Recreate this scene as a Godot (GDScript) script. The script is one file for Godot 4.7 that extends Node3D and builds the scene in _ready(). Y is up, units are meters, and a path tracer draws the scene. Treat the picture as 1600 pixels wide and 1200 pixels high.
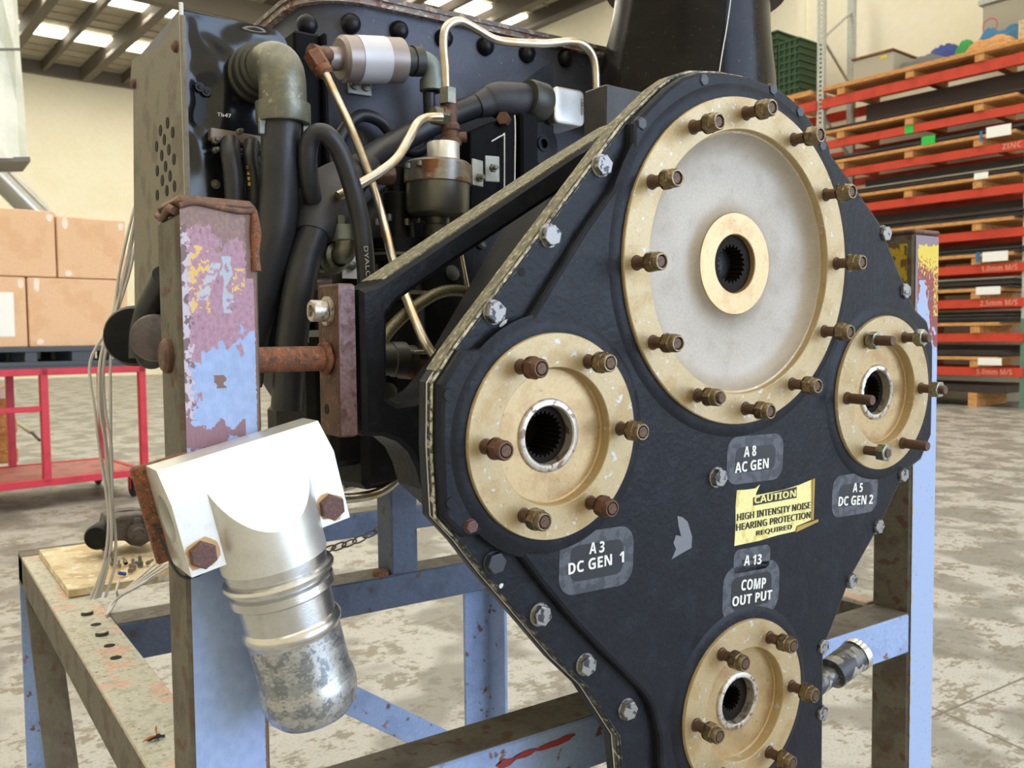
extends Node3D
# Engine accessory gearbox on a steel stand in a warehouse. Metres, y up; the big pad of the gearbox is centred on x = 0, z = 0.

const OY := 1.11                       # height of the big pad's centre above the floor
const FPX := 1404.1                    # focal length in pixels of the 1600 x 1200 frame
const EYE := Vector3(-0.6117, 1.0499, 0.5292)
var cam_basis := Basis.from_euler(Vector3(deg_to_rad(-3.106), deg_to_rad(-34.553), deg_to_rad(-0.613)))
var gear_xf := Transform3D(Basis(Vector3(1, 0, 0), deg_to_rad(1.596)) * Basis(Vector3(0, 0, 1), deg_to_rad(1.935)), Vector3(0, OY, 0))
var room := Basis(Vector3.UP, deg_to_rad(4.07))   # the hall is turned a little against the stand
var M := {}
var used := {}
var grain_bytes := PackedByteArray()

# ---------------------------------------------------------------- pixels to places
func ray(x: float, y: float) -> Vector3:
	return cam_basis * Vector3((x - 800.0) / FPX, -(y - 600.0) / FPX, -1.0)
func az(x: float, y: float, z: float) -> Vector3:
	var d := ray(x, y)
	return EYE + d * ((z - EYE.z) / d.z)
func ax(x: float, y: float, px: float) -> Vector3:
	var d := ray(x, y)
	return EYE + d * ((px - EYE.x) / d.x)
func ah(x: float, y: float, h: float) -> Vector3:
	var d := ray(x, y)
	return EYE + d * ((h - EYE.y) / d.y)
func au(x: float, y: float, u: float) -> Vector3:
	var d := ray(x, y)
	var n := room.x
	return EYE + d * ((u - EYE.dot(n)) / d.dot(n))
func gz(x: float, y: float, w: float) -> Vector2:      # place on the gearbox's own front planes
	var n := gear_xf.basis.z
	var d := ray(x, y)
	var p := EYE + d * ((gear_xf * Vector3(0, 0, w) - EYE).dot(n) / d.dot(n))
	var q := gear_xf.affine_inverse() * p
	return Vector2(q.x, q.y)
func rm(u: float, h: float, v: float) -> Vector3:      # place in the hall's own axes
	return room * Vector3(u, h, v)

# ---------------------------------------------------------------- mesh builder
class MB:
	var v := PackedVector3Array()
	var n := PackedVector3Array()
	var t := PackedVector2Array()
	func tri(a: Vector3, b: Vector3, c: Vector3, na: Vector3, nb: Vector3, nc: Vector3, ta := Vector2.ZERO, tb := Vector2.ZERO, tc := Vector2.ZERO) -> void:
		var g := (b - a).cross(c - a)
		if g.length_squared() < 1e-20:
			return
		if g.dot(na + nb + nc) > 0.0:
			v.append_array([a, c, b]); n.append_array([na, nc, nb]); t.append_array([ta, tc, tb])
		else:
			v.append_array([a, b, c]); n.append_array([na, nb, nc]); t.append_array([ta, tb, tc])
	func quad(a: Vector3, b: Vector3, c: Vector3, d: Vector3, nn: Vector3) -> void:   # round the edge; uv 0..1 from a
		tri(a, b, c, nn, nn, nn, Vector2(0, 0), Vector2(1, 0), Vector2(1, 1))
		tri(a, c, d, nn, nn, nn, Vector2(0, 0), Vector2(1, 1), Vector2(0, 1))
	func flat(pts: Array, away: Vector3) -> void:        # a convex facet whose normal points away from a point inside
		var nn: Vector3 = (pts[1] - pts[0]).cross(pts[2] - pts[0]).normalized()
		if nn.dot(pts[0] - away) < 0.0:
			nn = -nn
		for i in range(1, pts.size() - 1):
			tri(pts[0], pts[i], pts[i + 1], nn, nn, nn)
	func box(size: Vector3, xf := Transform3D.IDENTITY, b := 0.0) -> void:
		var h := size * 0.5
		b = minf(b, minf(h.x, minf(h.y, h.z)) * 0.9)
		var c := xf.origin
		for ax3 in 3:
			for s in [-1.0, 1.0]:
				var pts := []
				for q in [[-1, -1], [1, -1], [1, 1], [-1, 1]]:
					var p := Vector3.ZERO
					p[ax3] = s * h[ax3]
					p[(ax3 + 1) % 3] = q[0] * (h[(ax3 + 1) % 3] - b)
					p[(ax3 + 2) % 3] = q[1] * (h[(ax3 + 2) % 3] - b)
					pts.append(xf * p)
				flat(pts, c)
		if b <= 0.0:
			return
		for ax3 in 3:
			var i := (ax3 + 1) % 3
			var j := (ax3 + 2) % 3
			for s in [-1.0, 1.0]:
				for r in [-1.0, 1.0]:
					var pts := []
					for q in [[-1, 0], [1, 0], [1, 1], [-1, 1]]:
						var p := Vector3.ZERO
						p[ax3] = q[0] * (h[ax3] - b)
						p[i] = s * (h[i] - (0.0 if q[1] == 0 else b))
						p[j] = r * (h[j] - (b if q[1] == 0 else 0.0))
						pts.append(xf * p)
					flat(pts, c)
		for s in [-1.0, 1.0]:
			for r in [-1.0, 1.0]:
				for k in [-1.0, 1.0]:
					flat([xf * Vector3(s * h.x, r * (h.y - b), k * (h.z - b)), xf * Vector3(s * (h.x - b), r * h.y, k * (h.z - b)), xf * Vector3(s * (h.x - b), r * (h.y - b), k * h.z)], c)
	func bar(a: Vector3, b: Vector3, w: float, hgt: float, up := Vector3.UP, bev := 0.0) -> void:   # a box from a to b
		var d := (b - a).normalized()
		var side := up.cross(d).normalized()
		var u2 := d.cross(side).normalized()
		box(Vector3(w, hgt, a.distance_to(b)), Transform3D(Basis(side, u2, d), (a + b) * 0.5), bev)
	func lathe(prof: Array, xf := Transform3D.IDENTITY, seg := 32, a0 := 0.0, a1 := TAU, soft := 40.0) -> void:   # round local y; prof of Vector2(radius, y)
		var m := prof.size()
		var sn := []
		for i in m - 1:
			var d: Vector2 = prof[i + 1] - prof[i]
			sn.append(Vector2(d.y, -d.x).normalized())
		for i in m - 1:
			var d: Vector2 = prof[i + 1] - prof[i]
			if d.length() < 1e-7:
				continue
			var n0: Vector2 = sn[i]
			var n1: Vector2 = sn[i]
			if i > 0 and rad_to_deg(absf(sn[i].angle_to(sn[i - 1]))) < soft:
				n0 = (sn[i] + sn[i - 1]).normalized()
			if i < m - 2 and rad_to_deg(absf(sn[i].angle_to(sn[i + 1]))) < soft:
				n1 = (sn[i] + sn[i + 1]).normalized()
			for k in seg:
				var A := a0 + (a1 - a0) * k / seg
				var B := a0 + (a1 - a0) * (k + 1) / seg
				var ca := Vector3(cos(A), 0, sin(A))
				var cb := Vector3(cos(B), 0, sin(B))
				var P0: Vector2 = prof[i]
				var P1: Vector2 = prof[i + 1]
				var p00 := xf * (ca * P0.x + Vector3(0, P0.y, 0))
				var p01 := xf * (cb * P0.x + Vector3(0, P0.y, 0))
				var p10 := xf * (ca * P1.x + Vector3(0, P1.y, 0))
				var p11 := xf * (cb * P1.x + Vector3(0, P1.y, 0))
				var q00 := (xf.basis * (ca * n0.x + Vector3(0, n0.y, 0))).normalized()
				var q01 := (xf.basis * (cb * n0.x + Vector3(0, n0.y, 0))).normalized()
				var q10 := (xf.basis * (ca * n1.x + Vector3(0, n1.y, 0))).normalized()
				var q11 := (xf.basis * (cb * n1.x + Vector3(0, n1.y, 0))).normalized()
				tri(p00, p01, p11, q00, q01, q11)
				tri(p00, p11, p10, q00, q11, q10)
	func tube(pts: Array, r, seg := 12, smooth := 6, caps := true) -> void:   # swept along a smoothed path; r a number or one per point
		var P := []
		var Rr := []
		var m := pts.size()
		for i in m - 1:
			var p0: Vector3 = pts[maxi(i - 1, 0)]
			var p1: Vector3 = pts[i]
			var p2: Vector3 = pts[i + 1]
			var p3: Vector3 = pts[mini(i + 2, m - 1)]
			for k in smooth:
				var f := float(k) / smooth
				P.append(p1.cubic_interpolate(p2, p0, p3, f))
				Rr.append(lerpf(r[i], r[i + 1], f) if r is Array else r)
		P.append(pts[m - 1]); Rr.append(r[m - 1] if r is Array else r)
		var d0: Vector3 = (P[1] - P[0]).normalized()
		var side := d0.cross(Vector3.UP if absf(d0.y) < 0.9 else Vector3.RIGHT).normalized()
		var rings := []
		for i in P.size():
			var d: Vector3 = (P[mini(i + 1, P.size() - 1)] - P[maxi(i - 1, 0)]).normalized()
			side = (side - d * side.dot(d)).normalized()
			var up := d.cross(side)
			var ring := []
			for k in seg:
				var a := TAU * k / seg
				ring.append(side * cos(a) + up * sin(a))
			rings.append(ring)
		for i in P.size() - 1:
			for k in seg:
				var k2 := (k + 1) % seg
				var a: Vector3 = rings[i][k]
				var b: Vector3 = rings[i][k2]
				var c: Vector3 = rings[i + 1][k2]
				var d: Vector3 = rings[i + 1][k]
				tri(P[i] + a * Rr[i], P[i] + b * Rr[i], P[i + 1] + c * Rr[i + 1], a, b, c)
				tri(P[i] + a * Rr[i], P[i + 1] + c * Rr[i + 1], P[i + 1] + d * Rr[i + 1], a, c, d)
		if caps:
			for e in [0, P.size() - 1]:
				var nn: Vector3 = (P[0] - P[1]).normalized() if e == 0 else (P[e] - P[e - 1]).normalized()
				for k in seg:
					tri(P[e], P[e] + rings[e][k] * Rr[e], P[e] + rings[e][(k + 1) % seg] * Rr[e], nn, nn, nn)
	static func inset(poly: Array, d: float) -> Array:   # moves each corner inwards (outline counter-clockwise)
		var out := []
		var m := poly.size()
		for i in m:
			var e0: Vector2 = (poly[i] - poly[(i + m - 1) % m]).normalized()
			var e1: Vector2 = (poly[(i + 1) % m] - poly[i]).normalized()
			var n0 := Vector2(-e0.y, e0.x)
			var n1 := Vector2(-e1.y, e1.x)
			var nn := (n0 + n1).normalized()
			out.append(poly[i] + nn * d / maxf(0.45, nn.dot(n0)))
		return out
	func face(poly: Array, holes: Array, z: float, xf: Transform3D, away: float) -> void:   # outline with round holes [centre, radius], filled
		var pts := poly.duplicate()
		for h in holes:
			var ctr: Vector2 = h[0]
			var best := 0
			for i in pts.size():
				if pts[i].distance_to(ctr) < pts[best].distance_to(ctr):
					best = i
			var a0: float = (pts[best] - ctr).angle()
			var loop := []
			var seg := 48
			for k in seg + 1:
				var a := a0 - (TAU - 0.0004) * k / seg - 0.0002
				loop.append(ctr + Vector2(cos(a), sin(a)) * h[1])
			var side: Vector2 = Vector2(-sin(a0), cos(a0)) * 1e-6
			var before := pts.slice(0, best)
			var after := pts.slice(best + 1)
			pts = before + [pts[best] - side] + loop + [pts[best] + side] + after
		var idx := Geometry2D.triangulate_polygon(PackedVector2Array(pts))
		if idx.is_empty():
			push_warning("face not filled")
		var nn := (xf.basis * Vector3(0, 0, away)).normalized()
		for i in range(0, idx.size(), 3):
			var A: Vector2 = pts[idx[i]]
			var B: Vector2 = pts[idx[i + 1]]
			var Cc: Vector2 = pts[idx[i + 2]]
			tri(xf * Vector3(A.x, A.y, z), xf * Vector3(B.x, B.y, z), xf * Vector3(Cc.x, Cc.y, z), nn, nn, nn, A, B, Cc)
	func wall(pa: Array, za: float, pb: Array, zb: float, xf: Transform3D, soft := 30.0) -> void:   # joins two outlines of equal count
		var m := pa.size()
		var fn := []
		for i in m:
			var j := (i + 1) % m
			var A := Vector3(pa[i].x, pa[i].y, za)
			var B := Vector3(pa[j].x, pa[j].y, za)
			var D := Vector3(pb[i].x, pb[i].y, zb)
			var e := B - A
			var nn := e.cross(D - A)
			var out := Vector3(e.y, -e.x, 0)
			if nn.dot(out) < 0.0 or (absf(nn.dot(out)) < 1e-12 and nn.z < 0.0):
				nn = -nn
			fn.append(nn.normalized())
		for i in m:
			var j := (i + 1) % m
			var nA: Vector3 = fn[i]
			var nB: Vector3 = fn[i]
			var pv: Vector3 = fn[(i + m - 1) % m]
			var nx: Vector3 = fn[j]
			if rad_to_deg(nA.angle_to(pv)) < soft:
				nA = (fn[i] + pv).normalized()
			if rad_to_deg(nB.angle_to(nx)) < soft:
				nB = (fn[i] + nx).normalized()
			nA = (xf.basis * nA).normalized(); nB = (xf.basis * nB).normalized()
			var A := xf * Vector3(pa[i].x, pa[i].y, za)
			var B := xf * Vector3(pa[j].x, pa[j].y, za)
			var Cc := xf * Vector3(pb[j].x, pb[j].y, zb)
			var D := xf * Vector3(pb[i].x, pb[i].y, zb)
			tri(A, B, Cc, nA, nB, nB); tri(A, Cc, D, nA, nB, nA)
	func prism(poly: Array, z0: float, z1: float, xf := Transform3D.IDENTITY, bev := 0.0, holes := [], back := true) -> void:   # counter-clockwise outline, front at z1
		if Geometry2D.is_polygon_clockwise(PackedVector2Array(poly)):
			poly = poly.duplicate(); poly.reverse()
		var front := poly
		var ztop := z1
		if bev > 0.0:
			var p1 := inset(poly, bev * 0.3)
			var p2 := inset(poly, bev)
			wall(poly, z1 - bev, p1, z1 - bev * 0.3, xf)
			wall(p1, z1 - bev * 0.3, p2, z1, xf)
			front = p2
			ztop = z1 - bev
		wall(poly, z0, poly, ztop, xf)
		face(front, holes, z1, xf, 1.0)
		if back:
			face(poly, holes, z0, xf, -1.0)
		for h in holes:
			var seg := 48
			for k in seg:
				var a := TAU * k / seg
				var b := TAU * (k + 1) / seg
				var ca := Vector2(cos(a), sin(a))
				var cb := Vector2(cos(b), sin(b))
				var pa: Vector2 = h[0] + ca * h[1]
				var pb: Vector2 = h[0] + cb * h[1]
				var na := (xf.basis * Vector3(-ca.x, -ca.y, 0)).normalized()
				var nb := (xf.basis * Vector3(-cb.x, -cb.y, 0)).normalized()
				var A := xf * Vector3(pa.x, pa.y, z0)
				var B := xf * Vector3(pb.x, pb.y, z0)
				var Cc := xf * Vector3(pb.x, pb.y, z1)
				var D := xf * Vector3(pa.x, pa.y, z1)
				tri(A, B, Cc, na, nb, nb); tri(A, Cc, D, na, nb, na)
	func mesh(inv := Transform3D.IDENTITY) -> ArrayMesh:
		var m := ArrayMesh.new()
		var a := []
		a.resize(Mesh.ARRAY_MAX)
		if inv != Transform3D.IDENTITY:
			for i in v.size():
				v[i] = inv * v[i]
				n[i] = (inv.basis * n[i]).normalized()
		a[Mesh.ARRAY_VERTEX] = v
		a[Mesh.ARRAY_NORMAL] = n
		a[Mesh.ARRAY_TEX_UV] = t
		m.add_surface_from_arrays(Mesh.PRIMITIVE_TRIANGLES, a)
		return m

static func hexagon(r: float) -> Array:
	var o := []
	for k in 6:
		o.append(Vector2(cos(TAU * k / 6), sin(TAU * k / 6)) * r)
	return o
static func round_rect(w: float, h: float, r: float, seg := 5) -> Array:
	var o := []
	for q in [[1, 1, 0], [-1, 1, 1], [-1, -1, 2], [1, -1, 3]]:
		for k in seg + 1:
			var a: float = PI / 2 * (q[2] + float(k) / seg)
			o.append(Vector2(q[0] * (w / 2 - r) + r * cos(a), q[1] * (h / 2 - r) + r * sin(a)))
	return o
static func look(y_axis: Vector3, at: Vector3) -> Transform3D:   # a frame whose y runs along y_axis
	var y := y_axis.normalized()
	var x := y.cross(Vector3.FORWARD if absf(y.z) < 0.9 else Vector3.RIGHT).normalized()
	return Transform3D(Basis(x, y, x.cross(y)), at)
static func face_to(z_axis: Vector3, at: Vector3) -> Transform3D:   # a frame whose z runs along z_axis, y mostly up
	var z := z_axis.normalized()
	var x := Vector3.UP.cross(z).normalized() if absf(z.y) < 0.95 else Vector3.RIGHT
	return Transform3D(Basis(x, z.cross(x), z), at)

# ---------------------------------------------------------------- objects
func numbered(called: String) -> String:
	used[called] = used.get(called, -1) + 1
	return called if used[called] == 0 else "%s_%03d" % [called, used[called]]
func tag(o: Node, label: String, category: String, group := "") -> Node:
	o.set_meta("label", label); o.set_meta("category", category)
	if group:
		o.set_meta("group", group)
	return o
func thing(called: String, label: String, category: String, at := Vector3.ZERO, turn := 0.0, group := "") -> Node3D:
	var o := Node3D.new()
	o.name = numbered(called)
	add_child(o)
	o.position = at; o.rotation.y = turn
	tag(o, label, category, group)
	return o
func part(parent: Node3D, called: String, mb: MB, m: Material) -> MeshInstance3D:   # built in world places
	var o := MeshInstance3D.new()
	o.name = called
	parent.add_child(o, true)
	o.mesh = mb.mesh(parent.global_transform.affine_inverse())
	o.material_override = m
	return o
func put(parent: Node3D, called: String, mesh: Mesh, m: Material, xf: Transform3D) -> MeshInstance3D:   # a shared mesh at a world place
	var o := MeshInstance3D.new()
	o.name = called
	parent.add_child(o, true)
	o.mesh = mesh
	o.material_override = m
	o.transform = parent.global_transform.affine_inverse() * xf
	return o
func single(called: String, mb: MB, m: Material, label: String, category: String, group := "") -> MeshInstance3D:   # a thing that is one mesh, its node at its base
	var lo := mb.v[0]
	var hi := mb.v[0]
	for p in mb.v:
		lo = lo.min(p); hi = hi.max(p)
	var o := MeshInstance3D.new()
	o.name = numbered(called)
	add_child(o)
	o.position = Vector3((lo.x + hi.x) / 2, lo.y, (lo.z + hi.z) / 2)
	o.mesh = mb.mesh(o.transform.affine_inverse())
	o.material_override = m
	tag(o, label, category, group)
	return o
func structure(called: String, mb: MB, m: Material) -> MeshInstance3D:
	var o := part(self, called, mb, m)
	o.set_meta("kind", "structure")
	return o
func lettering(parent: Node3D, called: String, words: String, m: Material, xf: Transform3D, wide: float, tall: float, bold := true, spacing := 0) -> MeshInstance3D:   # centred on xf, scaled to that size
	var f := SystemFont.new()
	f.font_names = PackedStringArray(["Droid Sans"])
	f.font_weight = 700 if bold else 400
	var tm := TextMesh.new()
	tm.text = words
	tm.font = f
	tm.font_size = 64
	tm.pixel_size = 0.01
	tm.depth = 0.04
	tm.curve_step = 2.0
	var bb := tm.get_aabb()
	var s := Vector3(wide / bb.size.x, tall / bb.size.y, 0.02)
	var o := put(parent, called, tm, m, xf * Transform3D(Basis.from_scale(s), -(bb.get_center() * s)))
	return o

# ---------------------------------------------------------------- computed textures
func noise_bytes(size: int, freq: float, sd: int, oct := 4, kind := FastNoiseLite.TYPE_SIMPLEX_SMOOTH, rows := 0) -> PackedByteArray:
	var f := FastNoiseLite.new()
	f.noise_type = kind
	f.seed = sd
	f.frequency = freq
	f.fractal_octaves = oct
	f.fractal_type = FastNoiseLite.FRACTAL_FBM if oct > 1 else FastNoiseLite.FRACTAL_NONE
	var im := f.get_seamless_image(size, rows if rows else size)
	im.convert(Image.FORMAT_L8)
	return im.get_data()
# layers: [colour, frequency, threshold 0..255, softness, seed, row stretch]; each lies over the ones before it where its noise is above the threshold
func painted(full: int, base: Color, layers: Array, grain := 0.06) -> ImageTexture:
	var size := full / 2
	var px := size * size
	var cr := PackedFloat32Array()
	cr.resize(px)
	cr.fill(base.r)
	var cg := PackedFloat32Array()
	cg.resize(px)
	cg.fill(base.g)
	var cb := PackedFloat32Array()
	cb.resize(px)
	cb.fill(base.b)
	for l in layers:
		var st: int = l[5] if l.size() > 5 else 1
		var nz := noise_bytes(size, l[1] * 2.0, l[4], 5)
		var lut := PackedFloat32Array()
		lut.resize(256)
		for k in 256:
			lut[k] = clampf((k - float(l[2])) / float(l[3]), 0.0, 1.0) * l[0].a
		var lr: float = l[0].r
		var lg: float = l[0].g
		var lb: float = l[0].b
		for i in px:
			var k := i
			if st > 1:
				k = (i / size * st % size) * size + i % size
			var t := lut[nz[k]]
			if t > 0.0:
				cr[i] += (lr - cr[i]) * t
				cg[i] += (lg - cg[i]) * t
				cb[i] += (lb - cb[i]) * t
	if grain_bytes.size() != px:
		grain_bytes = noise_bytes(size, 0.2, 77, 2)
	var data := PackedByteArray()
	data.resize(px * 3)
	var o := 0
	for i in px:
		var e := 255.0 * (1.0 + (grain_bytes[i] / 127.5 - 1.0) * grain)
		data[o] = mini(int(cr[i] * e), 255)
		data[o + 1] = mini(int(cg[i] * e), 255)
		data[o + 2] = mini(int(cb[i] * e), 255)
		o += 3
	return ImageTexture.create_from_image(Image.create_from_data(size, size, false, Image.FORMAT_RGB8, data))
func bumps(size: int, freq: float, sd: int, strength: float, oct := 3) -> ImageTexture:
	var im := Image.create_from_data(size, size, false, Image.FORMAT_L8, noise_bytes(size, freq, sd, oct))
	im.convert(Image.FORMAT_RGBA8)
	im.bump_map_to_normal_map(strength)
	return ImageTexture.create_from_image(im)
func mat(color: Color, rough: float, metal := 0.0, tex: Texture2D = null, scale := 1.0, nrm: Texture2D = null, nscale := 1.0) -> StandardMaterial3D:
	var m := StandardMaterial3D.new()
	m.albedo_color = color
	m.roughness = rough
	m.metallic = metal
	if tex:
		m.albedo_texture = tex
	if nrm:
		m.normal_enabled = true
		m.normal_texture = nrm
		m.normal_scale = nscale
	if tex or nrm:
		m.uv1_triplanar = true
		m.uv1_scale = Vector3.ONE * scale
	return m
static func c8(r: int, g: int, b: int, a := 255) -> Color:
	return Color(r / 255.0, g / 255.0, b / 255.0, a / 255.0)

func _ready() -> void:
	# camera, sky, daylight, exposure
	var cam := Camera3D.new()
	cam.name = "camera"
	add_child(cam)
	cam.transform = Transform3D(cam_basis, EYE)
	cam.fov = rad_to_deg(2.0 * atan(600.0 / FPX))
	cam.near = 0.02
	cam.far = 200.0
	cam.current = true
	var lens := CameraAttributesPhysical.new()   # a phone's small lens: 1.9 mm wide, focused on the gearbox
	lens.frustum_focal_length = 12.0 / tan(atan(600.0 / FPX))
	lens.exposure_aperture = lens.frustum_focal_length / 1.9
	lens.frustum_focus_distance = 0.82
	lens.frustum_near = 0.02
	lens.frustum_far = 200.0
	cam.attributes = lens
	var we := WorldEnvironment.new()
	we.name = "world_environment"
	var env := Environment.new()
	env.background_mode = Environment.BG_SKY
	var sky := Sky.new()
	var sm := ProceduralSkyMaterial.new()
	sm.sky_top_color = Color(0.66, 0.79, 1.0)
	sm.sky_horizon_color = Color(0.88, 0.94, 1.0)
	sm.ground_bottom_color = Color(0.45, 0.45, 0.43)
	sm.ground_horizon_color = Color(0.7, 0.72, 0.72)
	sm.sky_energy_multiplier = 1.0
	sky.sky_material = sm
	env.sky = sky
	env.background_energy_multiplier = 2.55
	env.tonemap_mode = Environment.TONE_MAPPER_LINEAR
	env.tonemap_exposure = 1.4
	env.sdfgi_enabled = true
	env.ssao_enabled = true
	env.ssil_enabled = true
	we.environment = env
	add_child(we)
	# daylight that comes in by the open roller door behind the camera
	var door := AreaLight3D.new()
	door.name = "doorway_daylight"
	door.area_size = Vector2(6.4, 4.8)
	door.area_normalize_energy = false
	door.light_energy = 0.67
	door.light_color = Color(0.86, 0.93, 1.0)
	door.area_range = 60.0
	door.shadow_enabled = true
	add_child(door)
	door.global_transform = Transform3D(room, rm(3.9, 2.5, 5.92))
	# daylight under the three nearest rows of roof panels
	for v in SKY_ROWS:
		var l := AreaLight3D.new()
		l.name = "skylight_row_light"
		l.area_size = Vector2(20.0, 0.65)
		l.area_normalize_energy = false
		l.light_energy = 1.75
		l.light_color = Color(1.0, 0.97, 0.90)
		l.area_range = 60.0
		l.shadow_enabled = true
		add_child(l, true)
		l.global_transform = Transform3D(room * Basis(Vector3.RIGHT, -PI / 2), rm(2.5, 8.3, v))
	materials()
	hall()
	stand()
	gearbox()
	filter()
	engine()
	pipework()
	bench_clutter()
	cart()
	rack()
	roof_duct()

const SKY_ROWS := [-23.85, -20.75, -16.4, -12.4, -8.4, -4.4, -0.4, 3.6]

func materials() -> void:
	var peel := bumps(512, 0.05, 5, 2.2, 3)
	var fine := bumps(512, 0.16, 6, 1.4, 2)
	M.peel = peel
	M.cast = mat(Color.WHITE, 0.38, 0.0, painted(512, c8(33, 35, 42), [[c8(39, 42, 50), 0.012, 135, 70, 1], [c8(84, 86, 92), 0.11, 218, 12, 9]], 0.08), 5.0, peel, 0.35)
	M.cast.metallic_specular = 0.28
	M.cast_smooth = mat(Color.WHITE, 0.45, 0.0, painted(512, c8(26, 27, 31), [[c8(34, 35, 40), 0.015, 140, 60, 2]], 0.06), 3.0, fine, 0.25)
	M.chip = mat(Color.WHITE, 0.55, 0.0, painted(512, c8(34, 36, 42), [[c8(196, 190, 168), 0.035, 150, 8, 3], [c8(104, 100, 86), 0.07, 170, 20, 4]], 0.1), 6.0, peel, 0.3)
	M.dusty = mat(Color.WHITE, 0.75, 0.0, painted(512, c8(124, 120, 102), [[c8(92, 90, 80), 0.03, 130, 50, 8], [c8(196, 190, 164), 0.05, 172, 16, 12]], 0.1), 6.0, peel, 0.3)
	M.gold = mat(Color.WHITE, 0.42, 0.3, painted(512, c8(188, 168, 130), [[c8(178, 152, 108), 0.008, 130, 80, 21], [c8(198, 202, 208), 0.03, 190, 14, 22], [c8(150, 126, 88), 0.07, 214, 20, 23]], 0.04), 6.0, fine, 0.08)
	M.gold_floor = mat(Color.WHITE, 0.33, 0.5, painted(512, c8(192, 166, 124), [[c8(178, 148, 106), 0.01, 135, 80, 25], [c8(140, 104, 72), 0.05, 212, 30, 26]], 0.04), 5.0, fine, 0.06)
	M.grey_floor = mat(Color.WHITE, 0.5, 0.2, painted(512, c8(182, 173, 162), [[c8(172, 162, 149), 0.012, 130, 90, 28]], 0.04), 5.0, fine, 0.2)
	M.stud = mat(Color.WHITE, 0.5, 0.5, painted(256, c8(96, 76, 63), [[c8(112, 76, 58), 0.03, 140, 40, 31], [c8(64, 54, 48), 0.05, 160, 30, 32]], 0.1), 30.0, fine, 0.4)
	M.nut = mat(Color.WHITE, 0.38, 0.75, painted(256, c8(138, 124, 98), [[c8(104, 88, 68), 0.03, 130, 50, 34]], 0.08), 30.0)
	M.nut_grey = mat(Color.WHITE, 0.32, 0.85, painted(256, c8(150, 150, 138), [[c8(112, 108, 92), 0.03, 140, 50, 35]], 0.08), 30.0)
	M.nut_rust = mat(Color.WHITE, 0.5, 0.5, painted(256, c8(110, 78, 62), [[c8(84, 62, 54), 0.03, 130, 50, 36]], 0.08), 30.0)
	M.spline = mat(c8(34, 29, 26), 0.55)
	M.spline.metallic_specular = 0.2
	M.bare = mat(Color.WHITE, 0.4, 0.6, painted(256, c8(206, 200, 190), [[c8(120, 96, 80), 0.03, 160, 25, 38]], 0.08), 12.0)
	M.bolt = mat(Color.WHITE, 0.42, 0.45, painted(256, c8(150, 148, 146), [[c8(60, 62, 68), 0.02, 158, 12, 41]], 0.06), 22.0)
	M.screw_black = mat(c8(52, 55, 64), 0.42)
	M.rust_bolt = mat(Color.WHITE, 0.55, 0.2, painted(256, c8(96, 72, 74), [[c8(130, 84, 62), 0.04, 150, 30, 43]], 0.1), 30.0, fine, 0.6)
	M.white_ink = mat(c8(238, 240, 240), 0.5)
	M.black_ink = mat(c8(44, 42, 36), 0.5)
	M.label_yellow = mat(Color.WHITE, 0.45, 0.0, painted(256, c8(240, 232, 160), [[c8(226, 206, 122), 0.02, 165, 25, 45]], 0.03), 9.0)
	M.label_edge = mat(c8(176, 146, 74), 0.6)
	M.patch_rim = mat(Color.WHITE, 0.5, 0.0, painted(256, c8(84, 88, 98), [[c8(60, 64, 74), 0.02, 125, 40, 46]], 0.08), 14.0, peel, 0.4)
	M.patch_dark = mat(c8(30, 32, 38), 0.4)
	M.chip_grey = mat(c8(122, 124, 132), 0.5, 0.3)
	M.paint_blue = mat(Color.WHITE, 0.5, 0.0, painted(512, c8(150, 172, 216), [[c8(138, 160, 204), 0.01, 135, 60, 51], [c8(118, 84, 78), 0.02, 214, 6, 52], [c8(150, 120, 132), 0.012, 222, 5, 53]], 0.05), 3.0, peel, 0.2)
	M.paint_olive = mat(Color.WHITE, 0.6, 0.0, painted(512, c8(104, 99, 87), [[c8(88, 80, 69), 0.012, 130, 50, 55], [c8(92, 66, 53), 0.02, 182, 12, 56]], 0.08), 3.0, peel, 0.3)
	M.paint_dirty = mat(Color.WHITE, 0.65, 0.0, painted(512, c8(196, 195, 180), [[c8(212, 178, 160), 0.008, 140, 14, 57], [c8(176, 172, 156), 0.03, 140, 60, 58], [c8(120, 108, 94), 0.08, 206, 14, 59]], 0.06), 3.0, peel, 0.2)
	M.paint_blue_shaded = mat(Color.WHITE, 0.5, 0.0, painted(512, c8(86, 99, 125), [[c8(76, 88, 112), 0.01, 135, 60, 61], [c8(90, 72, 56), 0.02, 206, 10, 62]], 0.06), 3.0, peel, 0.25)  # the stand's blue paint, darkened in colour for the shade under the engine
	M.post_red = mat(Color.WHITE, 0.5, 0.0, post_right_texture())
	M.post_red.uv1_triplanar = false
	M.post_pink = mat(Color.WHITE, 0.5, 0.0, post_left_texture(), 1.0, peel, 0.35)
	M.post_pink.uv1_triplanar = false
	M.yellow_coat = mat(Color.WHITE, 0.6, 0.0, painted(256, c8(196, 166, 52), [[c8(112, 90, 54), 0.02, 145, 14, 63]], 0.1), 9.0)
	M.red_undercoat = mat(c8(150, 58, 56), 0.55)
	M.block_grey = mat(Color.WHITE, 0.5, 0.0, painted(256, c8(44, 43, 45), [[c8(52, 51, 53), 0.02, 130, 50, 64]], 0.06), 6.0)
	M.flange_grey = mat(Color.WHITE, 0.6, 0.0, painted(256, c8(112, 104, 106), [[c8(168, 156, 148), 0.03, 140, 30, 131]], 0.1), 9.0)
	M.gloss_plain = mat(c8(24, 25, 31), 0.32)
	M.gloss_plain.metallic_specular = 0.35
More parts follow.
